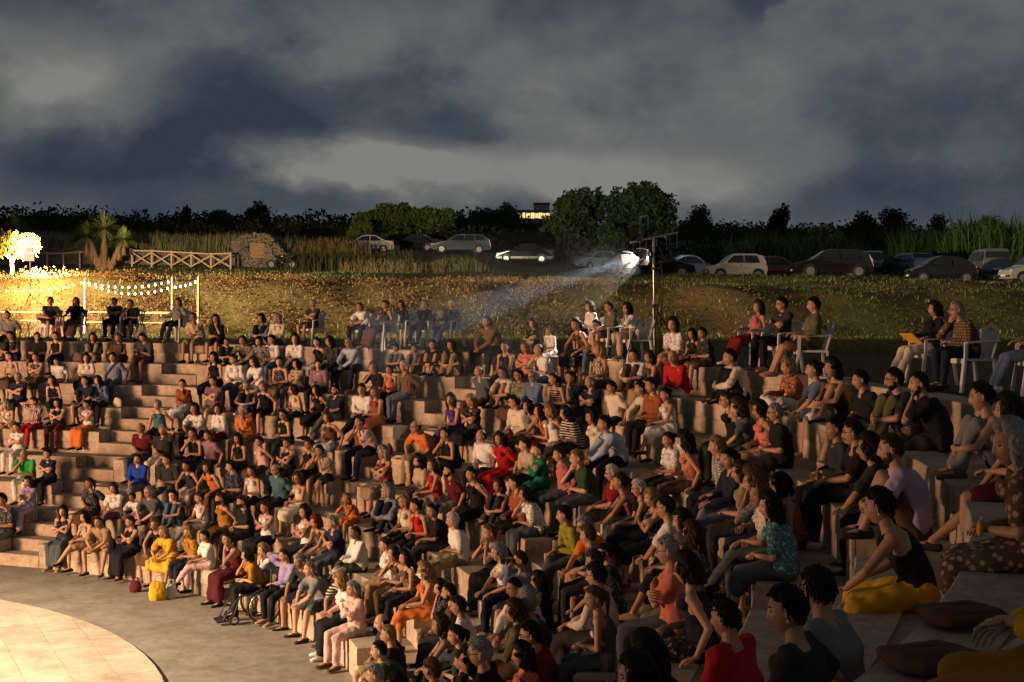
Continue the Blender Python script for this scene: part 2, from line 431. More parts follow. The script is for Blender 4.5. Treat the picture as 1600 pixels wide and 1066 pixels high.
# ================================================================== terrain
def sst(a, b, x):
    t = np.clip((x - a) / (b - a), 0, 1); return t * t * (3 - 2 * t)
def foot_y(X): return 46.5 + .28 * np.clip(X, -25, 40)
def vnoise(X, Y, s, seed=0):
    """cheap smooth value noise"""
    x = X / s + seed * 17.3; y = Y / s - seed * 9.1
    return (np.sin(x * 1.7 + np.sin(y * 1.3 + seed)) + np.sin(y * 2.1 + np.sin(x * 1.1) * 1.7 + seed * 2) + np.sin((x + y) * 1.37 + seed)) / 3
def ground_z(X, Y):
    X = np.asarray(X, float); Y = np.asarray(Y, float)
    s = Y - foot_y(X)
    bank = sst(0, 4.6, s) * 1.85
    base = np.interp(Y, [50, 58, 72, 80, 110, 160, 220, 330, 480, 1500], [1.85, 2.05, 2.70, 2.92, 4.0, 6.2, 9, 14.5, 22, 26])
    bonus = 1.5 * sst(10, -6, X) * sst(80, 105, Y)
    far = (base - 1.85 + bonus) * sst(4.0, 9.0, s)
    z = Z_TER - .012 + bank + far
    amp = sst(-1, 2, s) * .10 + sst(8, 20, s) * .04
    return z + vnoise(X, Y, 1.6, 1) * amp + vnoise(X, Y, 5.5, 2) * amp * 1.3 + np.where(s > 250, vnoise(X, Y, 60, 3) * 2.5, 0)
rr = list(np.arange(R_TER + .44, 24, .8)) + list(np.arange(24, 75, .55)) + list(np.arange(75, 130, 1.6)) + list(np.geomspace(132, 1600, 40))
tt = np.concatenate([np.arange(-40, 110, .8), np.arange(110, 320, 3)])
RRm, TT = np.meshgrid(rr, tt, indexing='ij')
X = CX + RRm * np.sin(np.radians(TT)); Y = CY + RRm * np.cos(np.radians(TT)); Z = ground_z(X, Y)
nr, ntt = RRm.shape
V = np.stack([X, Y, Z], -1).reshape(-1, 3)
idx = np.arange(nr * ntt).reshape(nr, ntt); a = idx[:-1, :]; b = idx[1:, :]
fq = np.stack([a, b, np.roll(b, -1, 1), np.roll(a, -1, 1)], -1).reshape(-1, 4)
me = bpy.data.meshes.new('ground'); me.from_pydata(V.tolist(), [], fq.tolist()); me.polygons.foreach_set('use_smooth', [True] * len(me.polygons))
def ground_material():
    m, N, L, b = new_mat('grass_ground')
    geo = N.new('ShaderNodeNewGeometry')
    def noise(s, d, r=.6):
        o = N.new('ShaderNodeTexNoise'); o.inputs['Scale'].default_value = s; o.inputs['Detail'].default_value = d; o.inputs['Roughness'].default_value = r
        L.new(geo.outputs['Position'], o.inputs['Vector']); return o.outputs[0]
    r1 = N.new('ShaderNodeValToRGB'); L.new(noise(1.6, 8, .7), r1.inputs[0])
    e = r1.color_ramp.elements; e[0].position = .30; e[0].color = (.045, .030, .014, 1); e[1].position = .72; e[1].color = (.20, .145, .07, 1)
    q = e.new(.5); q.color = (.090, .070, .030, 1)
    r2 = N.new('ShaderNodeValToRGB'); L.new(noise(.16, 5), r2.inputs[0])
    r2.color_ramp.elements[0].position = .38; r2.color_ramp.elements[0].color = (.060, .085, .026, 1)
    r2.color_ramp.elements[1].position = .62; r2.color_ramp.elements[1].color = (.17, .12, .055, 1)
    mx = N.new('ShaderNodeMix'); mx.data_type = 'RGBA'; mx.inputs[0].default_value = .45
    L.new(r1.outputs[0], mx.inputs[6]); L.new(r2.outputs[0], mx.inputs[7]); L.new(mx.outputs[2], b.inputs['Base Color'])
    b.inputs['Roughness'].default_value = .95; b.inputs['Specular IOR Level'].default_value = .1
    bp = N.new('ShaderNodeBump'); bp.inputs['Strength'].default_value = .8; bp.inputs['Distance'].default_value = .10
    L.new(noise(5, 6, .75), bp.inputs['Height']); L.new(bp.outputs[0], b.inputs['Normal'])
    return m
me.materials.append(ground_material()); tag(link('ground', me), kind='structure')
def gz(x, y): return float(ground_z(np.array([x]), np.array([y]))[0])
def drop(x, y, Y=None):
    """point of the ground seen at pixel x, y (or at distance Y in column x)"""
    if Y is not None:
        p = at(x, 480, Y); return Vector((p.x, Y, gz(p.x, Y)))
    d = ray(x, y); t = 20.0
    while t < 1200:
        p = Vector((d.x * t, d.y * t, CAM_H + d.z * t))
        if p.z < gz(p.x, p.y): return Vector((p.x, p.y, gz(p.x, p.y)))
        t += .15 + t * .002
    return None
# retaining wall round the open side of the pit (out of view)
g = G(); n = 60; V = []
for i in range(n + 1):
    t = 152 + (351 - 152) * i / n; V += [pol(t, R_TER + .30, -.02), pol(t, R_TER + .30, Z_TER), pol(t, R_TER + .75, Z_TER), pol(t, R_TER + .75, -.02)]
g.add(V, [(4 * i + j, 4 * i + j + 1, 4 * i + 5 + j, 4 * i + 4 + j) for i in range(n) for j in range(3)])
tag(g.obj('retaining_wall', STONE_D), 'curved retaining wall of weathered stone closing the open side behind the stage', 'wall')
# ================================================================== grass and plants
def in_view(P, lo=-.52, hi=.52): return (P[:, 0] / P[:, 1] > lo) & (P[:, 0] / P[:, 1] < hi)
def scatter(n, x0, x1, y0, y1, dens=None):
    P = np.stack([RNG.uniform(x0, x1, n), RNG.uniform(y0, y1, n)], 1)
    P = P[in_view(P)]
    rad = np.hypot(P[:, 0] - CX, P[:, 1] - CY); P = P[rad > R_TER + .9]
    if dens is not None: P = P[RNG.random(len(P)) < dens(P[:, 0], P[:, 1])]
    return P
def blades(P, h, w, lean=.35, z=None, bend=.3):
    """one narrow bent leaf (5-gon) per point"""
    n = len(P); z = ground_z(P[:, 0], P[:, 1]) if z is None else z
    a = RNG.uniform(0, 2 * np.pi, n); l = RNG.uniform(.1, 1, n) * lean; hh = h * RNG.uniform(.55, 1.25, n); ww = w * RNG.uniform(.6, 1.3, n)
    d = np.stack([np.cos(a), np.sin(a), np.zeros(n)], 1); s = np.stack([-np.sin(a), np.cos(a), np.zeros(n)], 1)
    rot = RNG.uniform(0, np.pi, n); s = s * np.cos(rot)[:, None] + d * np.sin(rot)[:, None]
    b = np.stack([P[:, 0], P[:, 1], z - .02], 1); u = np.array((0, 0, 1.))
    mid = b + u * (hh * .6)[:, None] + d * (l * hh * .35)[:, None]; tip = b + u * (hh * (1 - bend * l))[:, None] + d * (l * hh)[:, None]
    return np.stack([b - s * ww[:, None] / 2, b + s * ww[:, None] / 2, mid + s * ww[:, None] * .4, tip, mid - s * ww[:, None] * .4], 1)
def leaf_quads(C, size, flat=.0, stretch=1.5):
    n = len(C); a = RNG.normal(size=(n, 3)); a[:, 2] *= (1 - flat * .5); a /= np.linalg.norm(a, axis=1)[:, None]
    b = np.cross(a, RNG.normal(size=(n, 3))); b /= np.linalg.norm(b, axis=1)[:, None]
    s = (size * RNG.uniform(.6, 1.4, n))[:, None]
    return np.stack([C - a * s * stretch * .5, C + b * s * .35, C + a * s * stretch * .5, C - b * s * .35], 1)
GR_G = leaf_mat('grass_green', (.045, .075, .020), (.12, .15, .045)); GR_D = leaf_mat('grass_dry', (.13, .095, .04), (.30, .23, .11)); IVY = leaf_mat('bank_leaves', (.085, .052, .022), (.150, .090, .036))
green = lambda X, Y: np.clip(.55 + .5 * vnoise(X, Y, 6, 4), .1, 1)
tuft = lambda X, Y: np.clip(.5 + .9 * vnoise(X, Y, .9, 5), .05, 1)
def stuff(name, V, m, label, cat, nper):
    return tag(link(name, quads_mesh(name, V, m, nper)), label, cat, kind='stuff')
P = scatter(150000, -26, 34, 30, 60, lambda X, Y: tuft(X, Y) * green(X, Y) * np.maximum(sst(1.0, -.4, Y - foot_y(X)), .95 * sst(-3, 6, X)))
stuff('lawn_grass', blades(P, .11, .022), GR_G, 'short green grass on the terrace behind the top row', 'grass', 5)
P = scatter(46000, -26, 40, 42, 64, lambda X, Y: tuft(X, Y) * np.clip(1.1 - green(X, Y), .1, 1) * sst(-2, 1, Y - foot_y(X)) * (.25 + .75 * sst(10, -2, X)))
stuff('dry_grass', blades(P, .20, .025, .6), GR_D, 'straw coloured dry grass on the bank', 'grass', 5)
P = scatter(300000, -28, 40, 42, 66, lambda X, Y: np.clip(.25 + 1.1 * vnoise(X, Y, 1.3, 6), 0, 1) * sst(-.3, .8, Y - foot_y(X)) * sst(9, 5.0, Y - foot_y(X)) * (.18 + .82 * sst(9, -3, X)))
C = np.stack([P[:, 0], P[:, 1], ground_z(P[:, 0], P[:, 1]) + np.abs(RNG.normal(0, .10, len(P))) + .02], 1)
P = scatter(150000, -28, 4, 40, 54, lambda X, Y: np.clip(.3 + 1.2 * vnoise(X, Y, .8, 16), 0, 1) * sst(-.1, .8, Y - foot_y(X)) * sst(6.5, 4.0, Y - foot_y(X)))
C = np.concatenate([C, np.stack([P[:, 0], P[:, 1], ground_z(P[:, 0], P[:, 1]) + np.abs(RNG.normal(0, .13, len(P))) + .03], 1)])
stuff('bank_leaves', leaf_quads(C, .055), IVY, 'tangled low leafy creeper covering the bank', 'creeper', 4)
P = scatter(60000, -45, 45, 56, 100, lambda X, Y: tuft(X, Y) * .9)
stuff('field_grass', blades(P, .16, .035, .5), GR_G, 'green field grass on top of the bank', 'grass', 5)
# tall dry grass behind the stone wall and clumps before the parked cars
def tall(name, pts, h, w, m, label, cat, spread=.5, per=40, lean=.25):
    Q = np.concatenate([np.array([[p.x, p.y]]) + RNG.normal(0, spread, (per, 2)) for p in pts])
    return stuff(name, blades(Q, h, w, lean, bend=.6), m, label, cat, 5)
STRAW = leaf_mat('straw', (.11, .085, .035), (.26, .20, .09)); REED = leaf_mat('reed_green', (.035, .075, .02), (.10, .17, .05)); GREY_G = leaf_mat('grey_straw', (.11, .12, .055), (.26, .27, .14))
tall('tall_dry_grass', [drop(x + random.uniform(-4, 4), 0, random.uniform(92, 97)) for x in range(-40, 450, 3) for q in range(2)], 1.55, .05, GREY_G, 'tall pale dry grass standing behind the dry stone wall', 'grass', .5, 42)
tall('tall_brown_grass', [drop(x + random.uniform(-3, 3), 0, random.uniform(91, 100)) for x in range(400, 560, 4) for q in range(2)], 1.15, .045, STRAW, 'tall brown and straw grass beside the stone arch', 'grass', .5, 40)
tall('weed_clump', [drop(x + random.uniform(-3, 3), 0, random.uniform(82, 88)) for x in range(545, 745, 4) if math.sin(x * .13) + math.sin(x * .051 + 2) > -.7], .85, .045, STRAW, 'clumps of dry weeds in front of the silver parked cars', 'weeds', .45, 50, .7)
tall('dark_scrub', [drop(x + random.uniform(-3, 3), 0, random.uniform(86, 90)) for x in range(455, 640, 5)], 1.1, .06, leaf_mat('scrub', (.03, .035, .015), (.09, .08, .03)), 'low dark scrub between the arch and the silver car', 'scrub', .5, 40)
def reeds(x0, x1, Y, h, label):
    tall('reed_bed', [drop(x + random.uniform(-4, 4), 0, Y + random.uniform(-2, 3)) for x in range(x0, x1, 4)], h, .07, REED, label, 'reeds', .6, 70, .6)
reeds(1408, 1496, 96, 3.6, 'bright green reed clump behind the pale blue car')
reeds(1500, 1640, 92, 4.4, 'tall green reed thicket at the right behind the grey van')
reeds(1155, 1330, 104, 3.2, 'dim reed bed behind the red and black cars')

BARK = mat('bark', (.10, .075, .05), .95, .5, 14, .6, 30); BARK_P = mat('pale_bark', (.22, .16, .10), .95, .4, 12, .6, 30)
def tree(name, base, height, rx, rz, trunk_h, nleaf, size, m, label, lobes=9, bark=None, group=None, trunk_r=None, low=.0, ry=None):
    t = empty(name, base, 0, label, 'tree', group); ry = ry or rx
    g = G(); tr = trunk_r or height * .028; cz = height - rz
    g.tube([(0, 0, -.2), (.05 * rx, 0, trunk_h * .5), (0, .04 * rx, trunk_h), (.05 * rx, 0, cz)], [tr * 1.3, tr, tr * .8, tr * .35], 8)
    L = []
    for i in range(lobes):
        a = 2.4 * i + random.uniform(-.3, .3); f = random.uniform(.35, .72); zz = random.uniform(-.55 + low, .62)
        c = np.array((math.cos(a) * rx * f, math.sin(a) * ry * f, cz + zz * rz)); L.append((c, random.uniform(.34, .52)))
        g.tube([(0, 0, trunk_h * random.uniform(.6, 1)), tuple(c * np.array((.5, .5, 1)) - np.array((0, 0, rz * .25))), tuple(c)], [tr * .5, tr * .3, tr * .1], 6)
    L.append((np.array((0, 0, cz + rz * .45)), .45)); L.append((np.array((0, 0, cz)), .55))
    g.obj('trunk', bark or BARK, t, True)
    w = np.array([r ** 2 for c, r in L]); ks = RNG.choice(len(L), nleaf, p=w / w.sum())
    d = RNG.normal(size=(nleaf, 3)); d /= np.linalg.norm(d, axis=1)[:, None]
    rad = RNG.random(nleaf) ** .38 * (1 + .22 * np.sin(d[:, 0] * 7 + ks) * np.sin(d[:, 2] * 6))
    Cc = np.array([L[k][0] for k in ks]); rs = np.array([L[k][1] for k in ks])
    C = Cc + d * (rad * rs)[:, None] * np.array((rx, ry, rz))
    link('crown', quads_mesh('crown', leaf_quads(C, size), m, 4), t)
    return t
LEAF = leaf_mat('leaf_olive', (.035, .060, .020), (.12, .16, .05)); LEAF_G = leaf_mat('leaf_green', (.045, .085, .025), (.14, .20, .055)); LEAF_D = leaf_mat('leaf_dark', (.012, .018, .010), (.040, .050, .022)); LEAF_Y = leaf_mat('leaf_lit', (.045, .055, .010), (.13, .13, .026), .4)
def ptree(x, ytop, ybase, Y, halfw, nleaf, m, label, size=.32, cat='tree', **k):
    b = drop(x, 0, Y); top = at(x, ytop, Y).z; h = top - b.z; rx = halfw * Y / F_PX
    return tree(cat, b, h, rx, h * k.pop('rzf', .46), h * .25, nleaf, size, m, label, **k)
ptree(1000, 276, 395, 118, 62, 9000, LEAF, 'large rounded olive green tree behind the light stand', .34)
ptree(898, 298, 395, 122, 52, 7000, LEAF, 'smaller loose olive green tree left of the large rounded tree', .34)
ptree(618, 314, 385, 124, 84, 11000, LEAF_G, 'broad bright green bushy tree behind the silver sedan', .34, low=-.2)
ptree(560, 345, 390, 116, 26, 3000, LEAF_G, 'low green shrub at the left foot of the broad bushy tree', .30, low=-.3)
ptree(950, 345, 395, 112, 30, 3000, LEAF, 'low dark shrub between the two olive trees', .3, low=-.3)
ptree(1290, 350, 398, 104, 34, 3600, LEAF_G, 'dim green shrub behind the black off-road car', .3, low=-.3)
# distant trees that stand out of the dark wood
for i, (x, yt, hw, lab) in enumerate(((403, 311, 24, 'dark round treetop on the skyline above the stone arch'), (765, 322, 34, 'dim tree left of the lit farmhouse'), (800, 318, 26, 'faintly lit tree just left of the lit farmhouse'),
        (345, 324, 22, 'small dark treetop on the skyline left of the round one'), (712, 330, 22, 'dark treetop right of the broad bushy tree'), (1212, 321, 18, 'rounded dark treetop on the skyline above the red car'),
        (1390, 321, 44, 'broad dark tree mass on the skyline above the black off-road car'), (1345, 325, 30, 'dark tree on the skyline left of the broadest mass'), (1465, 330, 30, 'dark tree on the skyline above the reed clump'),
        (1088, 318, 30, 'dark tree on the skyline right of the large rounded tree'), (1545, 334, 40, 'low dark tree on the skyline at the right edge'), (290, 320, 8, 'slim dark cypress on the skyline left of the small treetop'), (70, 330, 46, 'dark trees on the skyline behind the yuccas'))):
    ptree(x, yt, 0, 300 if 'lit' not in lab else 285, hw, 5000, LEAF_D if 'lit' not in lab else LEAF, lab, .42, lobes=8, group='treetops on the skyline', low=-.3)  # trees by the lit house get paler leaves, their light put into colour
# the wood itself: one dark mass along the ridge
nt_ = 1700; az = RNG.uniform(-.52, .52, nt_); Yd = RNG.uniform(225, 400, nt_); Xd = az * Yd; gzv = ground_z(Xd, Yd); per = 90
tr_ = RNG.uniform(2.0, 4.2, nt_); th_ = RNG.uniform(4.2, 7.2, nt_) + 1.2 * vnoise(Xd, Yd, 22, 8)
dd_ = RNG.normal(size=(nt_, per, 3)); dd_ /= np.linalg.norm(dd_, axis=2)[:, :, None]; dd_ *= (RNG.random((nt_, per)) ** .22)[:, :, None]
CC = np.stack([Xd, Yd, gzv + th_ * .5], 1)[:, None, :] + dd_ * np.stack([tr_, tr_, th_ * .52], 1)[:, None, :]
CC = CC.reshape(-1, 3)
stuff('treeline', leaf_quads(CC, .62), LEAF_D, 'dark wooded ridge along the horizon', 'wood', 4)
nt_ = 620; az = RNG.uniform(-.52, .52, nt_); Yd = RNG.uniform(116, 136, nt_); Xd = az * Yd; gzv = ground_z(Xd, Yd); per = 70
tr_ = RNG.uniform(.8, 1.7, nt_); th_ = RNG.uniform(1.6, 3.0, nt_)
dd_ = RNG.normal(size=(nt_, per, 3)); dd_ /= np.linalg.norm(dd_, axis=2)[:, :, None]; dd_ *= (RNG.random((nt_, per)) ** .25)[:, :, None]
CC = (np.stack([Xd, Yd, gzv + th_ * .45], 1)[:, None, :] + dd_ * np.stack([tr_, tr_, th_ * .55], 1)[:, None, :]).reshape(-1, 3)
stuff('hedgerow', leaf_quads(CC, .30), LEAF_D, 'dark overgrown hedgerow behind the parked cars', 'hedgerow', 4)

# yuccas, flood-lit tree
YUC = leaf_mat('yucca_leaf', (.13, .22, .05), (.32, .42, .12), .15); SKIRT = leaf_mat('yucca_dead_leaf', (.14, .09, .04), (.30, .20, .09), .1)
def rosette(c, r, n, droop, wid=.06, m=None):
    u = RNG.random(n); el = np.radians(-35 + 120 * u * (1 - droop) - 40 * droop); azm = RNG.uniform(0, 2 * np.pi, n); l = r * RNG.uniform(.8, 1.1, n)
    d = np.stack([np.cos(el) * np.cos(azm), np.cos(el) * np.sin(azm), np.sin(el)], 1); s = np.stack([-np.sin(azm), np.cos(azm), np.zeros(n)], 1) * wid / 2
    c = np.array(c); mid = c + d * (l * .55)[:, None]; tip = c + d * l[:, None] - np.array((0, 0, 1)) * (.18 * l * np.cos(el))[:, None]
    return np.stack([c - s * .6, c + s * .6, mid + s, tip, mid - s], 1)
def yucca(base, heads, label):
    t = empty('yucca', base, 0, label, 'yucca')
    for (dx, h, r) in heads:
        g = G(); g.tube([(dx * .25, 0, -.1), (dx * .6, .1, h * .35), (dx, 0, h - r * .6)], [.20, .15, .09], 8); g.obj('trunk', BARK_P, t, True)
        link('crown', quads_mesh('crown', rosette((dx, 0, h - r), r, 190, 0), YUC, 5), t)
        z = h - r * 1.3
        sk = np.concatenate([rosette((dx * (1 - .25 * q), 0, z - q * .28), r * .9, 60, 1) for q in range(4)])
        link('leaf_skirt', quads_mesh('leaf_skirt', sk, SKIRT, 5), t)
b = drop(162, 0, 80); s = 80 / F_PX
yucca(b, [(-27 * s, 78 * s, 26 * s), (0, 94 * s, 30 * s), (31 * s, 70 * s, 22 * s)], 'three-headed yucca with shaggy trunks left of the cross-braced fence')
yucca(drop(25, 0, 84), [(0, 92 * s, 31 * s), (-12 * s, 66 * s, 24 * s)], 'yucca at the left edge above the floodlit little tree')
tb = drop(17, 0, 46.5); tb.z = gz(tb.x, 46.5)
th = at(17, 360, 46.5).z - tb.z
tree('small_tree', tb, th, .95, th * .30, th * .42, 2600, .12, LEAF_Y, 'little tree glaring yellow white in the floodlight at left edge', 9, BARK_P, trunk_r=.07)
# potted palm among the left block, added with the audience props
# ================================================================== fence, wall, arch
WOOD = mat('fence_wood', (.56, .42, .28), .8, .4, 10, .4, 30); WOOD_O = mat('old_planks', (.30, .20, .11), .85, .5, 8, .5, 30)
ROCK = stone_mat('dry_stone', (.20, .18, .15), pit=.4, dark=.45, scale=3, bump=.8)
BLACK = mat('black_metal', (.012, .012, .013), .45, .2, 20); STEEL = mat('steel', (.55, .54, .52), .3, .2, 20, metal=1.0); CHROME = mat('chrome', (.7, .7, .7), .15, .1, 10, metal=1.0)
RUBBER = mat('rubber', (.014, .014, .015), .8, .3, 20); PLASTIC = mat('white_plastic', (.62, .60, .56), .45, .12, 5)
FY = 85.0
def fence(x0, x1, npost, label, braces=True, ybase=None):
    t = empty('fence', drop((x0 + x1) / 2, 0, FY), 0, label, 'fence'); O = np.array(t.location); pts = []
    for i in range(npost):
        p = drop(x0 + (x1 - x0) * i / (npost - 1), 0, FY); pts.append(np.array(p) - O)
    H = 1.02
    for p in pts:
        g = G(); g.tube([p + (0, 0, -.3), p + (0, 0, H + .04)], [.065, .06], 8); g.obj('post', WOOD, t, True)
    for a, b in zip(pts[:-1], pts[1:]):
        g = G(); g.tube([a + (0, 0, H), b + (0, 0, H)], [.06, .055], 8); g.obj('rail', WOOD, t, True)
        if braces:
            for s, e in ((.14, .92), (.92, .14)):
                g = G(); q = .0 if s < e else .07
                g.tube([a + (0, -.02 - q, s), b + (0, -.02 - q, e)], [.05, .05], 6); g.obj('cross_brace', WOOD, t, True)
    return t
fence(206, 360, 6, 'wooden fence with crossed braces between posts, right of the three-headed yucca')
fence(48, 150, 5, 'plain wooden post and rail fence left of the three-headed yucca', False)
def dry_wall(x0, x1, Y, hpx, label, name='stone_wall'):
    t = empty(name, drop((x0 + x1) / 2, 0, Y), 0, label, 'wall'); O = np.array(t.location); g = G(); body = G()
    p0 = np.array(drop(x0, 0, Y)) - O; p1 = np.array(drop(x1, 0, Y)) - O; ln = np.linalg.norm(p1 - p0); h = hpx * Y / F_PX
    nseg = 12
    for i in range(nseg):
        a = p0 + (p1 - p0) * i / nseg; b = p0 + (p1 - p0) * (i + 1) / nseg
        body.box((a + b) / 2 + (0, .25, h / 2 - .15), (ln / nseg + .02, .34, h + .2))
    body.obj('wall_core', mat('wall_core', (.10, .09, .075), .95), t)
    for i in range(int(ln / .20)):
        for j in range(int(h / .17) + 1):
            f = (i + .5 * (j % 2) + random.uniform(-.25, .25)) * .20 / ln
            if f > 1: continue
            c = p0 + (p1 - p0) * f + (0, .06, j * .17 + random.uniform(-.03, .03) + .02)
            g.ball(c, (random.uniform(.08, .14), .09, random.uniform(.06, .105)), 6, 4, M=Matrix.Rotation(random.uniform(-.5, .5), 3, 'Y'))
    o = g.obj('stone', ROCK, t); tag(o, kind='stuff')
    return t
dry_wall(-30, 205, 87.5, 25, 'long low dry stone wall behind the wooden fences')
dry_wall(205, 372, 87.2, 20, 'lower dry stone wall stretch ending at the stone arch')
ar = empty('stone_arch', drop(403, 0, 88.5), 0, 'rough stone arch with a boarded opening and sloping stone shoulders', 'arch')
s = 88.5 / F_PX; g = G(); core_ = G()
for i in range(900):
    x = random.uniform(-40, 66); top = 52 - (abs(x) / 20) ** 2 * 3.2 if x < 20 else max(8, 46 - (x - 20) * 1.05)
    top = max(top, 14 if x < 0 else 6); z = random.uniform(0, top)
    if abs(x + 1) < 12 and 14 < z < 38: continue
    g.ball((x * s, random.uniform(-.35, .05), z * s), (random.uniform(.09, .17), .16, random.uniform(.07, .12)), 6, 4, M=Matrix.Rotation(random.uniform(-.6, .6), 3, 'Y'))
for a, b, h in ((-40, -13, 30), (-13, 11, 14), (11, 34, 32), (34, 66, 10)): core_.box(((a + b) / 2 * s, .25, h * s / 2), ((b - a) * s, .5, h * s))
core_.box((-1 * s, .25, 43 * s), (24 * s, .5, 10 * s))
tag(g.obj('stone', ROCK, ar), kind='stuff'); core_.obj('wall_core', MATS['wall_core'], ar)
for i in range(6):
    g = G(); g.box((-1 * s, -.12, (16.2 + i * 3.9) * s), (23 * s, .05, 3.5 * s), rot=(0, random.uniform(-.02, .02), 0)); g.obj('plank', WOOD_O, ar)

# ================================================================== string lights and the floodlight
BULB = mat('warm_bulb', (1, .8, .5), .3, 0, emis=(1.0, .70, .36), estr=45)
SY = 41.5
def post(x, ytop, label, r=.045):
    p = at(x, ytop, SY); b = drop(x, 0, SY); o = empty('wooden_post', b, 0, label, 'post')
    g = G(); g.tube([(0, 0, -.3), (0, 0, p.z - b.z)], [r, r * .9], 8); g.obj('post_shaft', WOOD, o, True)
    g = G(); g.cyl((0, 0, p.z - b.z + .05), (0, 0, 1), .012, .06, 8); g.obj('hook', BLACK, o)
post(133, 437, 'pale wooden post at the left carrying the festoon lights'); post(269, 434, 'thin wooden post between the two other festoon posts', .035); post(310, 434, 'wooden post at the right end with bulbs hanging down it')
def festoon(label, pts, nb):
    t = empty('string_light', at(*pts[0], SY), 0, label, 'string lights', 'festoon light strings'); O = np.array(t.location)
    P = np.array([at(x, y, SY) for x, y in pts]) - O
    d = np.concatenate([[0], np.cumsum(np.linalg.norm(np.diff(P, axis=0), axis=1))]); d /= d[-1]
    q = lambda f: np.array([np.interp(f, d, P[:, i]) for i in range(3)])
    g = G(); g.tube([q(f) for f in np.linspace(0, 1, 26)], [.008] * 26, 5); g.obj('cable', BLACK, t)
    for i in range(nb):
        c = q((i + .5) / nb); g = G(); g.ball(c - (0, 0, .07), (.023, .023, .030), 8, 6); g.obj('bulb', BULB, t, True)
        g = G(); g.cyl(c - (0, 0, .02), (0, 0, 1), .016, .04, 6); g.obj('socket', BLACK, t)
sag = lambda a, b, dy, n=9: [(a[0] + (b[0] - a[0]) * f, a[1] + (b[1] - a[1]) * f + dy * 4 * f * (1 - f)) for f in np.linspace(0, 1, n)]
festoon('string of warm bulbs running in from the left edge to the pale post', sag((-60, 440), (133, 437), 14), 15)
festoon('upper string of warm bulbs sagging between the pale post and thin post', sag((134, 438), (268, 436), 9), 13)
festoon('lower string of warm bulbs sagging under the upper one', sag((135, 440), (267, 446), 13), 13)
festoon('short string of warm bulbs between thin post and right end post', sag((270, 446), (309, 436), 2), 5)
festoon('bulbs hanging straight down the right end post', [(310.5, 438), (311, 474)], 4)
fl = drop(47, 0, 44.4)
fs = empty('floodlight', fl, 0, 'floodlight on a tall stand in the crown of the little tree at the left edge', 'floodlight')
fz = at(47, 402, 44.4).z - fl.z - .12
g = G(); g.tube([(0, 0, 0), (0, 0, fz)], [.02, .02], 6); g.obj('stand', BLACK, fs)
for a in range(3):
    g = G(); g.tube([(0, 0, .35), (math.cos(a * 2.09 + .4) * .3, math.sin(a * 2.09 + .4) * .3, 0)], [.014, .014], 6); g.obj('leg', BLACK, fs)
g = G(); g.box((0, -.04, fz + .12), (.34, .10, .26)); g.obj('housing', BLACK, fs)
g = G(); g.box((0, .018, fz + .12), (.30, .012, .22)); g.obj('lens', mat('flood_lens', (1, .9, .7), .3, 0, emis=(1, .78, .42), estr=40), fs)
fo = lamp('floodlight_lamp', 'POINT', (fl.x + .02, fl.y + .16, fl.z + fz + .13), 2900, (1.0, .52, .19), shadow_soft_size=.12)
yb = drop(190, 0, 82)
lamp('floodlight_upper_lamp', 'SPOT', (fl.x + .02, fl.y + .14, fl.z + fz + .32), 85000, (1.0, .66, .36), target=(yb.x, yb.y, yb.z + 1.6), spot_size=R(70), spot_blend=.8, shadow_soft_size=.1)
tb_ = drop(930, 0, 118)
lamp('tree_fill_lamp', 'SPOT', (fl.x + .10, fl.y + .14, fl.z + fz + .34), 42000, (.95, 1.0, .72), target=(tb_.x, tb_.y, tb_.z + 8.5), spot_size=R(30), spot_blend=.9, shadow_soft_size=.1)  # added fill spot for the distant trees; the stand has no such head
g = G(); g.box((0, -.04, fz + .36), (.24, .09, .16)); g.obj('upper_housing', BLACK, fs)
# folding tables and benches stacked at the foot of the bank
TBL = mat('table_wood', (.48, .34, .18), .7, .3, 8)
def folding_table(x, Y, w, h, label):
    b = drop(x, 0, Y); t = empty('folding_table', b, random.uniform(-.12, .12), label, 'table', 'folding tables under the festoon lights')
    for i in range(3):
        g = G(); g.box((0, -.14 + i * .14, h), (w, .125, .028)); g.obj('plank', TBL, t)
    for sx in (-1, 1):
        for a, bb in ((-.2, .2), (.2, -.2)):
            g = G(); g.bar((sx * w * .38, a, 0), (sx * w * .38 + sx * -.03, bb, h - .02), .03, .02); g.obj('leg', BLACK, t)
for i, (x, Y, w, h, l) in enumerate(((35, 41, 1.6, .72, 'folding table behind the person with a crossed ankle'), (72, 42, 1.5, .45, 'low bench behind the leftmost armchairs'), (150, 41.5, 1.5, .74, 'folding table standing at the foot of the pale post'), (160, 40.3, 1.3, .44, 'low bench beside the pale post'),
        (232, 41, 1.3, .72, 'folding table behind the right armchair of the second pair'), (236, 40.2, 1.2, .44, 'low bench between second pair of armchairs and bob-haired person'), (246, 42.3, 1.4, .74, 'folding table right under the sagging bulbs near the thin post'))):
    folding_table(x, Y, w, h, l)

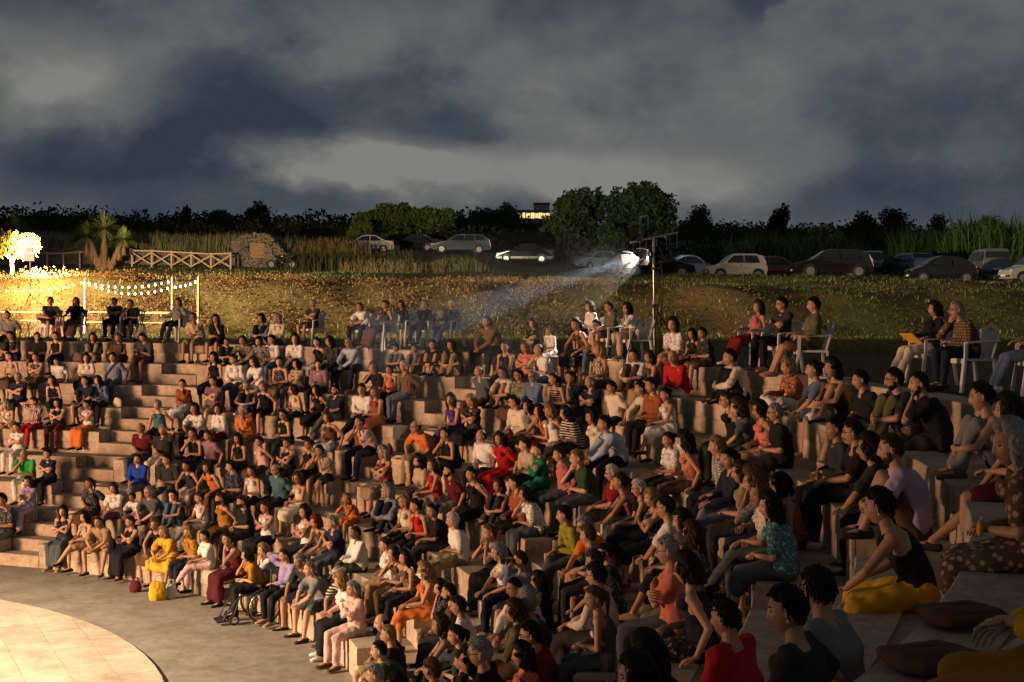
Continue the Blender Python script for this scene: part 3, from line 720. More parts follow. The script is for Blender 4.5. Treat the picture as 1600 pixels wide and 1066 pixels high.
# ================================================================== parked cars
GLASS = mat('car_glass', (.012, .014, .016), .06, .1, 3, spec=.8); LENS = mat('headlight_lens', (.6, .62, .65), .1, .1, 3, spec=.8); TAIL = mat('tail_lens', (.32, .012, .01), .2, .1, 3); PLATE = mat('plate', (.6, .6, .58), .4, .05, 3)
RIM = mat('alloy_rim', (.42, .42, .43), .35, .15, 8, metal=.8)
STYLE = {  # length, width, contour of the upper body (x from the nose), belt height, side windows, wheel centres, wheel radius
 'hatch': (3.6, 1.60, [(0, .46), (.06, .70), (.80, .93), (1.42, 1.44), (1.75, 1.54), (2.85, 1.54), (3.32, 1.42), (3.52, .98), (3.6, .55)], .95, [[(1.00, .98), (1.50, 1.40), (2.08, 1.44), (2.08, .98)], [(2.16, .98), (2.16, 1.44), (2.92, 1.43), (3.05, .99)]], (.68, 2.98), .29),
 'suv': (4.7, 1.90, [(0, .55), (.07, .85), (1.15, 1.08), (1.85, 1.58), (2.25, 1.68), (3.75, 1.66), (4.40, 1.42), (4.62, 1.08), (4.7, .6)], 1.08, [[(1.42, 1.11), (1.92, 1.52), (2.62, 1.57), (2.62, 1.11)], [(2.72, 1.11), (2.72, 1.57), (3.62, 1.54), (3.82, 1.13)], [(3.90, 1.14), (3.74, 1.52), (4.16, 1.38), (4.22, 1.18)]], (.92, 3.78), .37),
 'sedan': (4.4, 1.72, [(0, .45), (.06, .66), (1.15, .90), (1.85, 1.36), (2.25, 1.43), (2.95, 1.41), (3.65, 1.02), (4.32, .96), (4.4, .5)], .92, [[(1.42, .95), (1.92, 1.30), (2.45, 1.34), (2.45, .95)], [(2.53, .95), (2.53, 1.34), (2.95, 1.32), (3.35, .98)]], (.82, 3.50), .30),
 'estate': (4.6, 1.74, [(0, .45), (.06, .68), (1.15, .92), (1.85, 1.38), (2.3, 1.47), (3.9, 1.44), (4.42, 1.10), (4.55, .92), (4.6, .5)], .94, [[(1.42, .97), (1.92, 1.32), (2.5, 1.37), (2.5, .97)], [(2.58, .97), (2.58, 1.37), (3.3, 1.36), (3.3, .98)], [(3.38, .98), (3.38, 1.36), (3.9, 1.34), (4.2, 1.02)]], (.85, 3.65), .31),
 'small': (3.55, 1.62, [(0, .45), (.05, .72), (.72, .95), (1.30, 1.38), (1.65, 1.48), (2.45, 1.46), (3.15, 1.18), (3.45, .90), (3.55, .52)], .95, [[(.98, .98), (1.40, 1.34), (2.12, 1.38), (2.12, .98)], [(2.2, .98), (2.2, 1.38), (2.5, 1.36), (2.95, 1.05)]], (.62, 2.92), .30),
 'van': (4.3, 1.75, [(0, .55), (.05, .90), (.62, 1.08), (1.25, 1.66), (1.55, 1.78), (4.05, 1.78), (4.2, 1.66), (4.27, 1.0), (4.3, .55)], 1.08, [[(.92, 1.12), (1.36, 1.60), (1.95, 1.64), (1.95, 1.12)], [(2.05, 1.12), (2.05, 1.64), (2.95, 1.64), (2.95, 1.12)], [(3.05, 1.12), (3.05, 1.64), (3.95, 1.62), (4.0, 1.14)]], (.72, 3.45), .32)}
CARM = {}
def car_parts(style):
    if style in CARM: return CARM[style]
    L_, W, top, belt, wins, wx, wr = STYLE[style]; hw = W / 2; roof = max(z for x, z in top)
    half = lambda z: hw * (1 - .22 * max(0, (z - belt) / (roof - belt)) ** 1.1) * (1 - .05 * max(0, (.5 - z) / .3))
    out = [(.10, .26)] + top + [(L_ - .08, .28)]
    c = np.array([(L_ / 2, .7)]); o2 = np.array(out); g = G(); V = []; lay = [(-1, .985), (-.96, 1.0), (-.5, 1.006), (.5, 1.006), (.96, 1.0), (1, .985)]
    for y, sc in lay:
        for x, z in (o2 - c) * (sc if abs(y) > .97 else 1) + c:
            bow = 1 - .10 * (abs(x - L_ / 2) / (L_ / 2)) ** 4
            V.append((L_ / 2 - x, y * half(z) * bow, z + (.02 * (1 - y * y) if z > roof - .1 else 0)))
    n = len(out); F_ = [(i * n + j, (i + 1) * n + j, (i + 1) * n + (j + 1) % n, i * n + (j + 1) % n) for i in range(5) for j in range(n)]
    F_ += [tuple(range(n)), tuple(5 * n + j for j in range(n - 1, -1, -1))]
    g.add(V, F_); P = {'body': g.mesh('body')}
    X = lambda x: L_ / 2 - x
    for i, wv in enumerate(wins):
        for sd in (-1, 1):
            g = G(); ctr = np.mean(wv, 0)
            q = [(X(x), sd * (half(z) * (1 - .10 * (abs(x - L_ / 2) / (L_ / 2)) ** 4) + .006), z) for x, z in wv]
            g.add(q, [(0, 1, 2, 3) if sd > 0 else (3, 2, 1, 0)]); P[('window', i, sd)] = g.mesh('window')
    def cross(i, j, a, b, nm):
        (x0, z0), (x1, z1) = top[i], top[j]; p = lambda f: (x0 + (x1 - x0) * f, z0 + (z1 - z0) * f); (xa, za), (xb, zb) = p(a), p(b)
        nx, nz = (z1 - z0), -(x1 - x0); l = math.hypot(nx, nz); nx, nz = nx / l, nz / l
        if nz < 0: nx, nz = -nx, -nz
        e = .016; g = G(); g.add([(X(xa + nx * e * 1), -half(za) * .86, za + nz * e), (X(xa + nx * e), half(za) * .86, za + nz * e), (X(xb + nx * e), half(zb) * .84, zb + nz * e), (X(xb + nx * e), -half(zb) * .84, zb + nz * e)], [(0, 1, 2, 3)]); P[nm] = g.mesh('windscreen')
    cross(2, 3, .12, .98, 'windscreen')
    k = 6; cross(len(top) - 3, len(top) - 2, .06, .62, 'rear_window') if style in ('hatch', 'van', 'suv') else cross(5, 6, .15, .95, 'rear_window')
    g = G(); g.torus((0, 0, 0), (0, 1, 0), wr * .80, wr * .22, 20, 8); P['tyre'] = g.mesh('tyre', smooth=True)
    g = G(); g.cyl((0, 0, 0), (0, 1, 0), wr * .66, .12, 20)
    for a in range(5):
        g.box((math.cos(a * 1.2566) * wr * .34, .07, math.sin(a * 1.2566) * wr * .34), (wr * .6, .03, wr * .16), rot=(0, -a * 1.2566, 0)); g.box((math.cos(a * 1.2566) * wr * .34, -.07, math.sin(a * 1.2566) * wr * .34), (wr * .6, .03, wr * .16), rot=(0, -a * 1.2566, 0))
    P['rim'] = g.mesh('rim')
    g = G(); g.cyl((0, 0, 0), (0, 1, 0), wr * 1.14, .04, 22); P['arch'] = g.mesh('wheel_arch')
    g = G(); g.ball((0, 0, 0), (.13, .16, .075), 10, 6); P['lampm'] = g.mesh('headlight', smooth=True)
    g = G(); g.ball((0, 0, 0), (.06, .12, .13), 10, 6); P['tail'] = g.mesh('tail_light', smooth=True)
    g = G(); g.ball((0, 0, 0), (.06, .11, .07), 8, 6); P['mirror'] = g.mesh('mirror', smooth=True)
    g = G(); g.box((0, 0, 0), (.02, .50, .11)); P['plate'] = g.mesh('number_plate')
    g = G(); g.box((0, 0, 0), (.06, W * .80, .10)); P['bumper'] = g.mesh('bumper')
    g = G(); g.box((0, 0, 0), (.16, .03, .03)); P['handle'] = g.mesh('door_handle')
    CARM[style] = P; return P
def car(style, x, Y, head, paint, label, name='parked_car'):
    b = drop(x, 0, Y); t = empty(name, b, head, label, 'car', 'cars parked on the field'); P = car_parts(style); L_, W, top, belt, wins, wx, wr = STYLE[style]
    def put(nm, key, m, loc=(0, 0, 0), parent=None, rot=None):
        o = link(nm, P[key], parent or t, loc, rot)
        if not o.data.materials: o.data.materials.append(None)
        o.material_slots[0].link = 'OBJECT'; o.material_slots[0].material = m; return o
    put('body', 'body', paint)
    for i in range(len(wins)):
        for sd in (-1, 1): put('window', ('window', i, sd), GLASS)
    put('windscreen', 'windscreen', GLASS); put('rear_window', 'rear_window', GLASS)
    for q in wx:
        for sd in (-1, 1):
            put('wheel_arch', 'arch', BLACK, (L_ / 2 - q, sd * (W / 2 - .022), wr + .03))
            w = put('wheel', 'tyre', RUBBER, (L_ / 2 - q, sd * (W / 2 - .05), wr)); put('rim', 'rim', RIM, (0, 0, 0), w)
    for sd in (-1, 1):
        put('headlight', 'lampm', LENS, (L_ / 2 - .16, sd * W * .36, .68)); put('tail_light', 'tail', TAIL, (-L_ / 2 + .10, sd * W * .40, .90))
        put('mirror', 'mirror', paint, (L_ / 2 - wins[0][0][0] - .08, sd * (W / 2 + .06), belt + .04)); put('door_handle', 'handle', BLACK, (L_ / 2 - wins[0][3][0] + .12, sd * (W / 2 - .002), belt - .12))
    put('bumper', 'bumper', BLACK, (L_ / 2 + .0, 0, .40)); put('bumper', 'bumper', BLACK, (-L_ / 2, 0, .42)); put('number_plate', 'plate', PLATE, (L_ / 2 + .035, 0, .42)); put('number_plate', 'plate', PLATE, (-L_ / 2 - .035, 0, .60))
    return t
paint = lambda n, c, r=.28, metal=.0: mat('paint_' + n, c, r, .08, 2, metal=metal, coat=.6)
SIL = paint('silver', (.42, .43, .42), .3, .35); BLK = paint('black', (.010, .010, .012), .22); WHT = paint('white', (.66, .66, .64)); LBL = paint('pale_blue', (.22, .32, .40), .3, .3); RED = paint('red', (.22, .015, .012)); GRY = paint('grey', (.14, .15, .16), .3, .3); BEI = paint('beige_silver', (.50, .47, .42), .3, .3); DKB = paint('dark_blue', (.018, .022, .032)); ICE = paint('ice', (.06, .08, .095), .3, .3)
PI = math.pi
car('sedan', 571, 104, PI + .15, SIL, 'silver saloon car half hidden by dry weeds below the broad bushy tree')
car('sedan', 650, 112, PI - .3, BLK, 'dark saloon with a glinting headlight between the two silver cars')
car('estate', 718, 100, PI + .12, ICE, 'pale silver blue estate car left of the dark saloon row')
car('sedan', 820, 100, PI - .1, BLK, 'black saloon below the lit farmhouse')
car('hatch', 930, 108, PI + .55, LBL, 'light blue hatchback left of the light stand')
car('van', 985, 98, PI + .1, BLK, 'black people carrier directly behind the light stand')
car('suv', 1025, 84, .08, BLK, 'black car behind the stand pole with a pale alloy wheel')
car('small', 1074, 88, .20, WHT, 'small white rounded hatchback facing right')
car('hatch', 1149, 80, PI + .06, BEI, 'silver beige boxy hatchback facing left in profile')
car('small', 1208, 85, .10, RED, 'dark red hatchback between the beige hatchback and black off-road car')
car('suv', 1298, 79, PI - .03, BLK, 'large black off-road car facing left in profile')
car('estate', 1285, 92, PI + .4, DKB, 'dark estate car whose roof shows behind the large black off-road car')
car('suv', 1358, 86, PI + 1.25, DKB, 'dark car seen from behind at the tail of the black off-road car')
car('estate', 1420, 86, PI / 2 + .15, LBL, 'pale blue car seen from behind left of the black little hatchback')
car('small', 1469, 71.5, PI - .02, BLK, 'little black hatchback with pale round wheels facing left')
car('van', 1542, 78, PI / 2 - .1, GRY, 'grey van seen from behind right of the little black hatchback')
car('hatch', 1618, 70, PI + .10, SIL, 'silver car cut off by the right edge')
car('suv', 1612, 84, PI / 2, BLK, 'black car at the right edge behind the silver one')
# motorbike by the arch
mb = empty('motorbike', drop(440, 0, 86), 0, 'dark motorbike parked in front of the stone arch', 'motorbike')
for x in (-.68, .68):
    g = G(); g.torus((x, 0, .31), (0, 1, 0), .26, .055, 20, 6); w = g.obj('wheel', RUBBER, mb, True)
    g = G(); g.cyl((x, 0, .31), (0, 1, 0), .17, .06, 14); g.obj('rim', BLACK, w)
g = G(); g.tube([(-.68, 0, .31), (-.35, 0, .62), (-.25, 0, .95)], [.03, .03, .025], 6); g.tube([(-.3, 0, .7), (.1, 0, .42), (.68, 0, .31)], [.05, .07, .03], 6); g.obj('frame', BLACK, mb, True)
g = G(); g.tube([(-.28, 0, .80), (.02, 0, .84), (.15, 0, .74)], [.10, .15, .10], 8); g.obj('fuel_tank', BLK, mb, True)
g = G(); g.tube([(.12, 0, .76), (.45, 0, .80), (.78, 0, .88)], [.10, .13, .06], 8); g.obj('seat', RUBBER, mb, True)
g = G(); g.ball((0, 0, .45), (.22, .16, .18), 10, 7); g.obj('engine', BLACK, mb, True)
g = G(); g.bar((-.25, -.36, 1.0), (-.25, .36, 1.0), .03); g.obj('handlebar', BLACK, mb); g = G(); g.ball((-.42, 0, .86), (.07, .09, .09), 8, 6); g.obj('headlight', GLASS, mb, True)
# far farmhouse with lit terrace
fh = empty('farmhouse', drop(832, 0, 295), 0, 'distant low farmhouse with a row of lit windows among trees', 'house')
fz0 = at(832, 343, 295).z - fh.location.z; s = 295 / F_PX
g = G(); g.box((0, 3, fz0 / 2 - 1), (54 * s, 6, fz0 + 2)); g.box((0, 3, fz0 + .9), (50 * s, 6, 1.9)); g.box((13 * s, 3, fz0 + 2.6), (24 * s, 5.4, 2.0)); g.obj('wall', mat('plaster', (.34, .29, .22), .9), fh)
g = G(); g.box((0, 3, fz0 + 1.95), (53 * s, 6.8, .22)); g.box((13 * s, 3, fz0 + 3.65), (26 * s, 6, .22)); g.obj('roof', mat('roof_tile', (.16, .07, .04), .9), fh)
LITW = mat('lit_window', (1, .8, .5), .5, 0, emis=(1, .60, .24), estr=1.7)
for i, x in enumerate((-22, -15, -8, -1, 5, 11, 18, 23)):
    g = G(); g.box((x * s, -.04, fz0 + .85), ((5.4, 3.6, 6.2)[i % 3] * s, .08, (1.0, 1.2)[i % 2])); w = g.obj('window', LITW, fh)
    g = G(); g.box((x * s, -.09, fz0 + .85), (.05, .05, 1.2)); g.obj('frame', BLACK, w)

# ================================================================== stage light stand
LY = 28.5
lb = at(1023, 556, LY); lb.z = Z_TER - .01
ls = empty('light_stand', lb, 0, 'tall tripod light stand with a tilted bar of black stage lamps', 'light stand')
LO = np.array(lb); Lp = lambda x, y, dY=0: np.array(at(x, y, LY + dY)) - LO
g = G(); g.tube([(0, 0, .05), Lp(1022, 470)], [.034, .034], 10); g.tube([Lp(1022, 470), Lp(1021, 372)], [.024, .024], 10); g.obj('pole', STEEL, ls, True)
for a in (20, 145, 265):
    g = G(); g.tube([Lp(1022, 478), (math.cos(R(a)) * .75, math.sin(R(a)) * .75, .02)], [.016, .016], 8); g.obj('leg', BLACK, ls, True)
    g = G(); g.tube([(0, 0, .40), (math.cos(R(a)) * .42, math.sin(R(a)) * .42, .50)], [.010, .010], 6); g.obj('brace', BLACK, ls, True)
for y in (420, 478, 505):
    g = G(); g.cyl(Lp(1022, y), (0, 0, 1), .055, .07, 10); c = g.obj('collar', BLACK, ls); g = G(); g.bar(Lp(1022, y), Lp(1022, y) + (.13, -.03, .02), .025); g.obj('knob', BLACK, c)
g = G(); g.tube([Lp(1027, 420), Lp(1031, 455), Lp(1026, 500), Lp(1033, 550)], [.012] * 4, 6); g.tube([Lp(1030, 385), Lp(1036, 440), Lp(1031, 520), Lp(1040, 552)], [.012] * 4, 6); g.obj('cable', RUBBER, ls, True)
bar0, bar1 = Lp(986, 379, -.15), Lp(1058, 364, .35)
g = G(); g.tube([bar0, bar1], [.026, .026], 10); g.obj('crossbar', STEEL, ls, True)
STAGE_C = np.array((CX, CY, .06))
aim0 = STAGE_C - (LO + (bar0 + bar1) / 2); aim0 /= np.linalg.norm(aim0)
LENS_ON = mat('lamp_lens_on', (1, 1, 1), .3, 0, emis=(1, .93, .84), estr=26); DOOR_LIT = mat('barn_door', (.55, .53, .50), .4, .2, 10)  # pale door copy for lit lamps: lamplight put into the black doors' colour
def stage_lamp(c, aim, on, lit):
    """c: pivot in stand space"""
    c = np.array(c); a = np.array(aim); side = np.cross(a, (0, 0, 1)); side /= np.linalg.norm(side); upv = np.cross(side, a)
    h = empty('lamp_head', c); h.parent = ls
    y0 = np.array((0, 0, .30))
    for sg in (-1, 1):
        g = G(); g.bar(side * sg * .13 + (0, 0, .0), side * sg * .13 + y0, .022, .008); g.obj('yoke', STEEL, h)
    g = G(); g.bar(side * -.13 + y0, side * .13 + y0, .022, .008); g.obj('yoke', STEEL, h)
    g = G(); g.cyl(-a * .08, a, .095, .34, 18); g.cyl(-a * .27, a, .06, .08, 14, r2=.09); g.obj('housing', BLACK, h, False)
    g = G(); g.cyl(a * .095, a, .082, .012, 18); g.obj('lens', LENS_ON if lit else GLASS, h)
    for d, w in ((upv, side), (-upv, side), (side, upv), (-side, upv)):
        p = a * .11 + d * .098; q = p + a * .15 + d * .085
        g = G(); g.add([p - w * .085, p + w * .085, q + w * .115, q - w * .115, p - w * .085 + d * .006, p + w * .085 + d * .006, q + w * .115 + d * .006, q - w * .115 + d * .006], [(0, 1, 2, 3), (7, 6, 5, 4), (0, 4, 5, 1), (1, 5, 6, 2), (2, 6, 7, 3), (3, 7, 4, 0)]); g.obj('barn_door', DOOR_LIT if lit else BLACK, h)
    return LO + c + a * .12
heads = []
for i, f in enumerate((.12, .42, .66, .92)):
    piv = bar0 + (bar1 - bar0) * f - (0, 0, .32)
    tgt = STAGE_C + np.array(((-2, 3, 0), (1.5, 1, 0), (3, -2, 0), (0, 4, 0))[i]); a = tgt - (LO + piv); a /= np.linalg.norm(a)
    heads.append((stage_lamp(piv, a, True, i < 2), a))
p = Lp(1006, 356); stage_lamp(p - (0, 0, .05), aim0, True, False)
def nvv(v): v = np.array(v, float); return v / np.linalg.norm(v)
# the two lit lamps
for (p, a), e, ang, bl in zip(heads[:2], (11000, 3600), (11, 80), (.35, .8)):
    q = p + a * (.03 if ang < 20 else .24)
    if ang > 20: a = nvv(np.array((CX + 5.5, CY + 4.3, 0)) - q)
    lamp('stage_lamp_light', 'SPOT', q, e, (.86, .93, 1.0) if ang < 20 else (1.0, .86, .70), target=q + a, spot_size=R(ang), spot_blend=bl, shadow_soft_size=.05)
cs = empty('equipment_case', on_z(957, 559, Z_TER), .2, 'black equipment case at the foot of the light stand', 'case')
g = G(); g.box((0, 0, .11), (.55, .3, .2)); g.obj('case_body', BLACK, cs, bev=.015); g = G(); g.box((0, 0, .225), (.56, .31, .03)); g.obj('lid', BLACK, cs, bev=.008); g = G(); g.tube([(-.1, -.17, .13), (0, -.2, .14), (.1, -.17, .13)], [.012] * 3, 6); g.obj('handle', RUBBER, cs)
# warm stage lighting from the side of the stage that the photograph does not show
KEY = lamp('stage_key_light', 'SPOT', (-30.0, 10.0, 3.8), 54000, (1.0, .56, .32), target=(-10.0, 30.5, 3.0), spot_size=R(116), spot_blend=1.0, shadow_soft_size=3.6)
TOP = lamp('stage_top_light', 'SPOT', (-21.0, 14.5, 11.0), 62000, (1.0, .76, .50), target=(-15.0, 16.0, 0), spot_size=R(78), spot_blend=.7, shadow_soft_size=.3)
BANK_FILL = lamp('bank_fill_light', 'SPOT', (-27.0, 33.0, 7.2), 185000, (1.0, .72, .40), target=(8.0, 56.0, 6.0), spot_size=R(36), spot_blend=.8, shadow_soft_size=.6)  # added lamp out of view on the left terrace, brightens the bank
# smoke drifting in front of the lamps
sm, N, L, b = new_mat('stage_smoke'); N.remove(b)
pv = N.new('ShaderNodeVolumePrincipled'); pv.inputs['Color'].default_value = (.85, .9, 1, 1); pv.inputs['Anisotropy'].default_value = .25
tc = N.new('ShaderNodeTexCoord'); nz = N.new('ShaderNodeTexNoise'); nz.inputs['Scale'].default_value = .8; nz.inputs['Detail'].default_value = 3; L.new(tc.outputs['Object'], nz.inputs['Vector'])
rp = N.new('ShaderNodeMapRange'); L.new(nz.outputs[0], rp.inputs[0]); rp.inputs[1].default_value = .40; rp.inputs[2].default_value = .70; rp.inputs[3].default_value = .003; rp.inputs[4].default_value = .020
L.new(rp.outputs[0], pv.inputs['Density']); L.new(pv.outputs[0], N['Material Output'].inputs['Volume'])
S0 = LO + (bar0 + bar1) / 2 + aim0 * .1; S1 = S0 + aim0 * 6.0
g = G(); fr = np.linspace(0, 1, 9)
g.tube([S0 + (S1 - S0) * f + np.array((0, 0, -.10 * f)) for f in fr], [.25 + 1.5 * f ** .8 - .5 * max(0, f - .75) for f in fr], 16)
so = g.obj('smoke', sm); so.data.transform(Matrix.Translation(-Vector(S0))); so.location = S0
tag(so, 'thin stage smoke lit up in the lamp beam', 'smoke', kind='stuff')
# ================================================================== people
TMP = bpy.data.scenes.new('remesh_tmp'); tmp_me = bpy.data.meshes.new('t'); tmp_ob = bpy.data.objects.new('remesh_tmp', tmp_me); TMP.collection.objects.link(tmp_ob)
_rm = tmp_ob.modifiers.new('r', 'REMESH'); _rm.mode = 'VOXEL'
_sm = tmp_ob.modifiers.new('s', 'SMOOTH'); _sm.factor = .5
_dc = tmp_ob.modifiers.new('d', 'DECIMATE')
def remesh(g, voxel, it=3, ratio=.5):
    old = tmp_ob.data; tmp_ob.data = g.mesh('t'); _rm.voxel_size = voxel; _sm.iterations = it; _dc.ratio = ratio
    vl = TMP.view_layers[0]; vl.update(); ev = tmp_ob.evaluated_get(vl.depsgraph)
    me = bpy.data.meshes.new_from_object(ev); bpy.data.meshes.remove(old)
    me.materials.clear(); me.polygons.foreach_set('use_smooth', [True] * len(me.polygons))
    return me
def wrinkle(me, amp, fr=26, seed=0):
    n = len(me.vertices); co = np.empty(n * 3, np.float32); no = np.empty(n * 3, np.float32)
    me.vertices.foreach_get('co', co); me.vertices.foreach_get('normal', no); co = co.reshape(-1, 3); no = no.reshape(-1, 3)
    r = np.random.default_rng(seed); d = np.zeros(n)
    for i in range(5):
        k = r.normal(size=3); k /= np.linalg.norm(k); d += np.sin(co @ k * fr * (1 + .55 * i) + 2.2 * np.sin(co @ np.roll(k, 1) * fr * .45) + r.uniform(0, 6)) / (1 + .4 * i)
    d = np.sign(d) * np.abs(d) ** .8
    me.vertices.foreach_set('co', (co + no * (d * amp)[:, None]).astype(np.float32).reshape(-1)); me.update()
def nv(v): v = np.array(v, float); return v / (np.linalg.norm(v) + 1e-9)
def ik(a, t, l1, l2, pole):
    a = np.array(a, float); t = np.array(t, float); d = t - a; L_ = np.linalg.norm(d)
    if L_ > (l1 + l2) * .995: t = a + d / L_ * (l1 + l2) * .995; d = t - a; L_ = np.linalg.norm(d)
    if L_ < abs(l1 - l2) + .02: t = a + d / L_ * (abs(l1 - l2) + .02); d = t - a; L_ = np.linalg.norm(d)
    u = d / L_; x = (l1 * l1 - l2 * l2 + L_ * L_) / (2 * L_); h = math.sqrt(max(0, l1 * l1 - x * x))
    p = np.array(pole, float); p = p - u * (p @ u); p = nv(p)
    return a + u * x + p * h, t
# ---- head ------------------------------------------------------------------
HU, HV = 44, 30
def head_dirs():
    s = np.arange(HU) * 2 * np.pi / HU; ph = s - .55 * np.sin(s)
    th = np.linspace(-np.pi / 2, np.pi / 2, HV + 1)[1:-1]
    T, P = np.meshgrid(th, ph, indexing='ij')
    D = np.stack([np.cos(T) * np.sin(P), -np.cos(T) * np.cos(P), np.sin(T)], -1).reshape(-1, 3)
    return np.concatenate([[(0, 0, -1)], D, [(0, 0, 1)]]), np.concatenate([[0], P.reshape(-1), [0]])
def head_faces():
    n = HV - 1; F_ = []
    for j in range(HU):
        k = (j + 1) % HU; F_.append((0, 1 + k, 1 + j)); e = 1 + n * HU; o = 1 + (n - 1) * HU; F_.append((e, o + j, o + k))
    for i in range(n - 1):
        for j in range(HU):
            k = (j + 1) % HU; a = 1 + i * HU; F_.append((a + j, a + k, a + HU + k, a + HU + j))
    return F_
HD, HP = head_dirs(); HF = head_faces()
def head_shape(fem=False, detail=True):
    V = HD * np.array((.075, .097, .118)); x, y, z = V[:, 0].copy(), V[:, 1].copy(), V[:, 2].copy()
    t = np.clip(-z / .118, 0, 1); x *= 1 - (.34 if fem else .24) * t ** 1.6
    y = np.where(y > 0, y * (1 - .38 * t), y * (1 - .10 * t))
    fr = y < 0
    y = np.where(fr & (t > .2), y - .010 * np.clip((t - .2) / .8, 0, 1) * np.clip(1 - np.abs(x) / .05, 0, 1), y)
    if detail:
        g = lambda a, b: np.exp(-(a / b) ** 2)
        nose = np.where(z > -.034, np.clip((.030 - z) / .062, 0, 1) ** 1.2, np.clip((z + .050) / .016, 0, 1)) * (.023 if fem else .028)
        y = np.where(fr, y - g(x, .0125) * nose, y)
        y = np.where(fr, y + g(np.abs(x) - .031, .017) * g(z - .010, .014) * .010, y)
        y = np.where(fr, y - g(z - .036, .010) * g(x, .05) * .0045, y)
        y = np.where(fr, y - g(z + .061, .011) * g(x, .024) * .006 + g(z + .0615, .003) * g(x, .022) * .003, y)
        y = np.where(fr, y - g(z + .098, .017) * g(x, .022) * .009, y)
        x = x * (1 + np.where(fr, g(z + .02, .03) * g(np.abs(x) - .055, .02) * .06, 0))
    return np.stack([x, y, z], 1)
HS = {f: head_shape(f) for f in (False, True)}
def head_geo(fem):
    g = G(); V = HS[fem]; fm = []
    g.add(V, HF)
    for i, f in enumerate(HF):
        c = V[list(f)].mean(0)
        if c[1] < -.05 and abs(c[0]) < .024 and -.073 < c[2] < -.052: g.m[i] = 2
    for s in (-1, 1):
        g.ball((s * .031, -.0765, .011), (.0145, .0085, .0080), 8, 6, 1)
        g.ball((s * .075, .010, -.004), (.010, .020, .032), 8, 6, 0)
    return g
HEADG = {f: head_geo(f) for f in (False, True)}
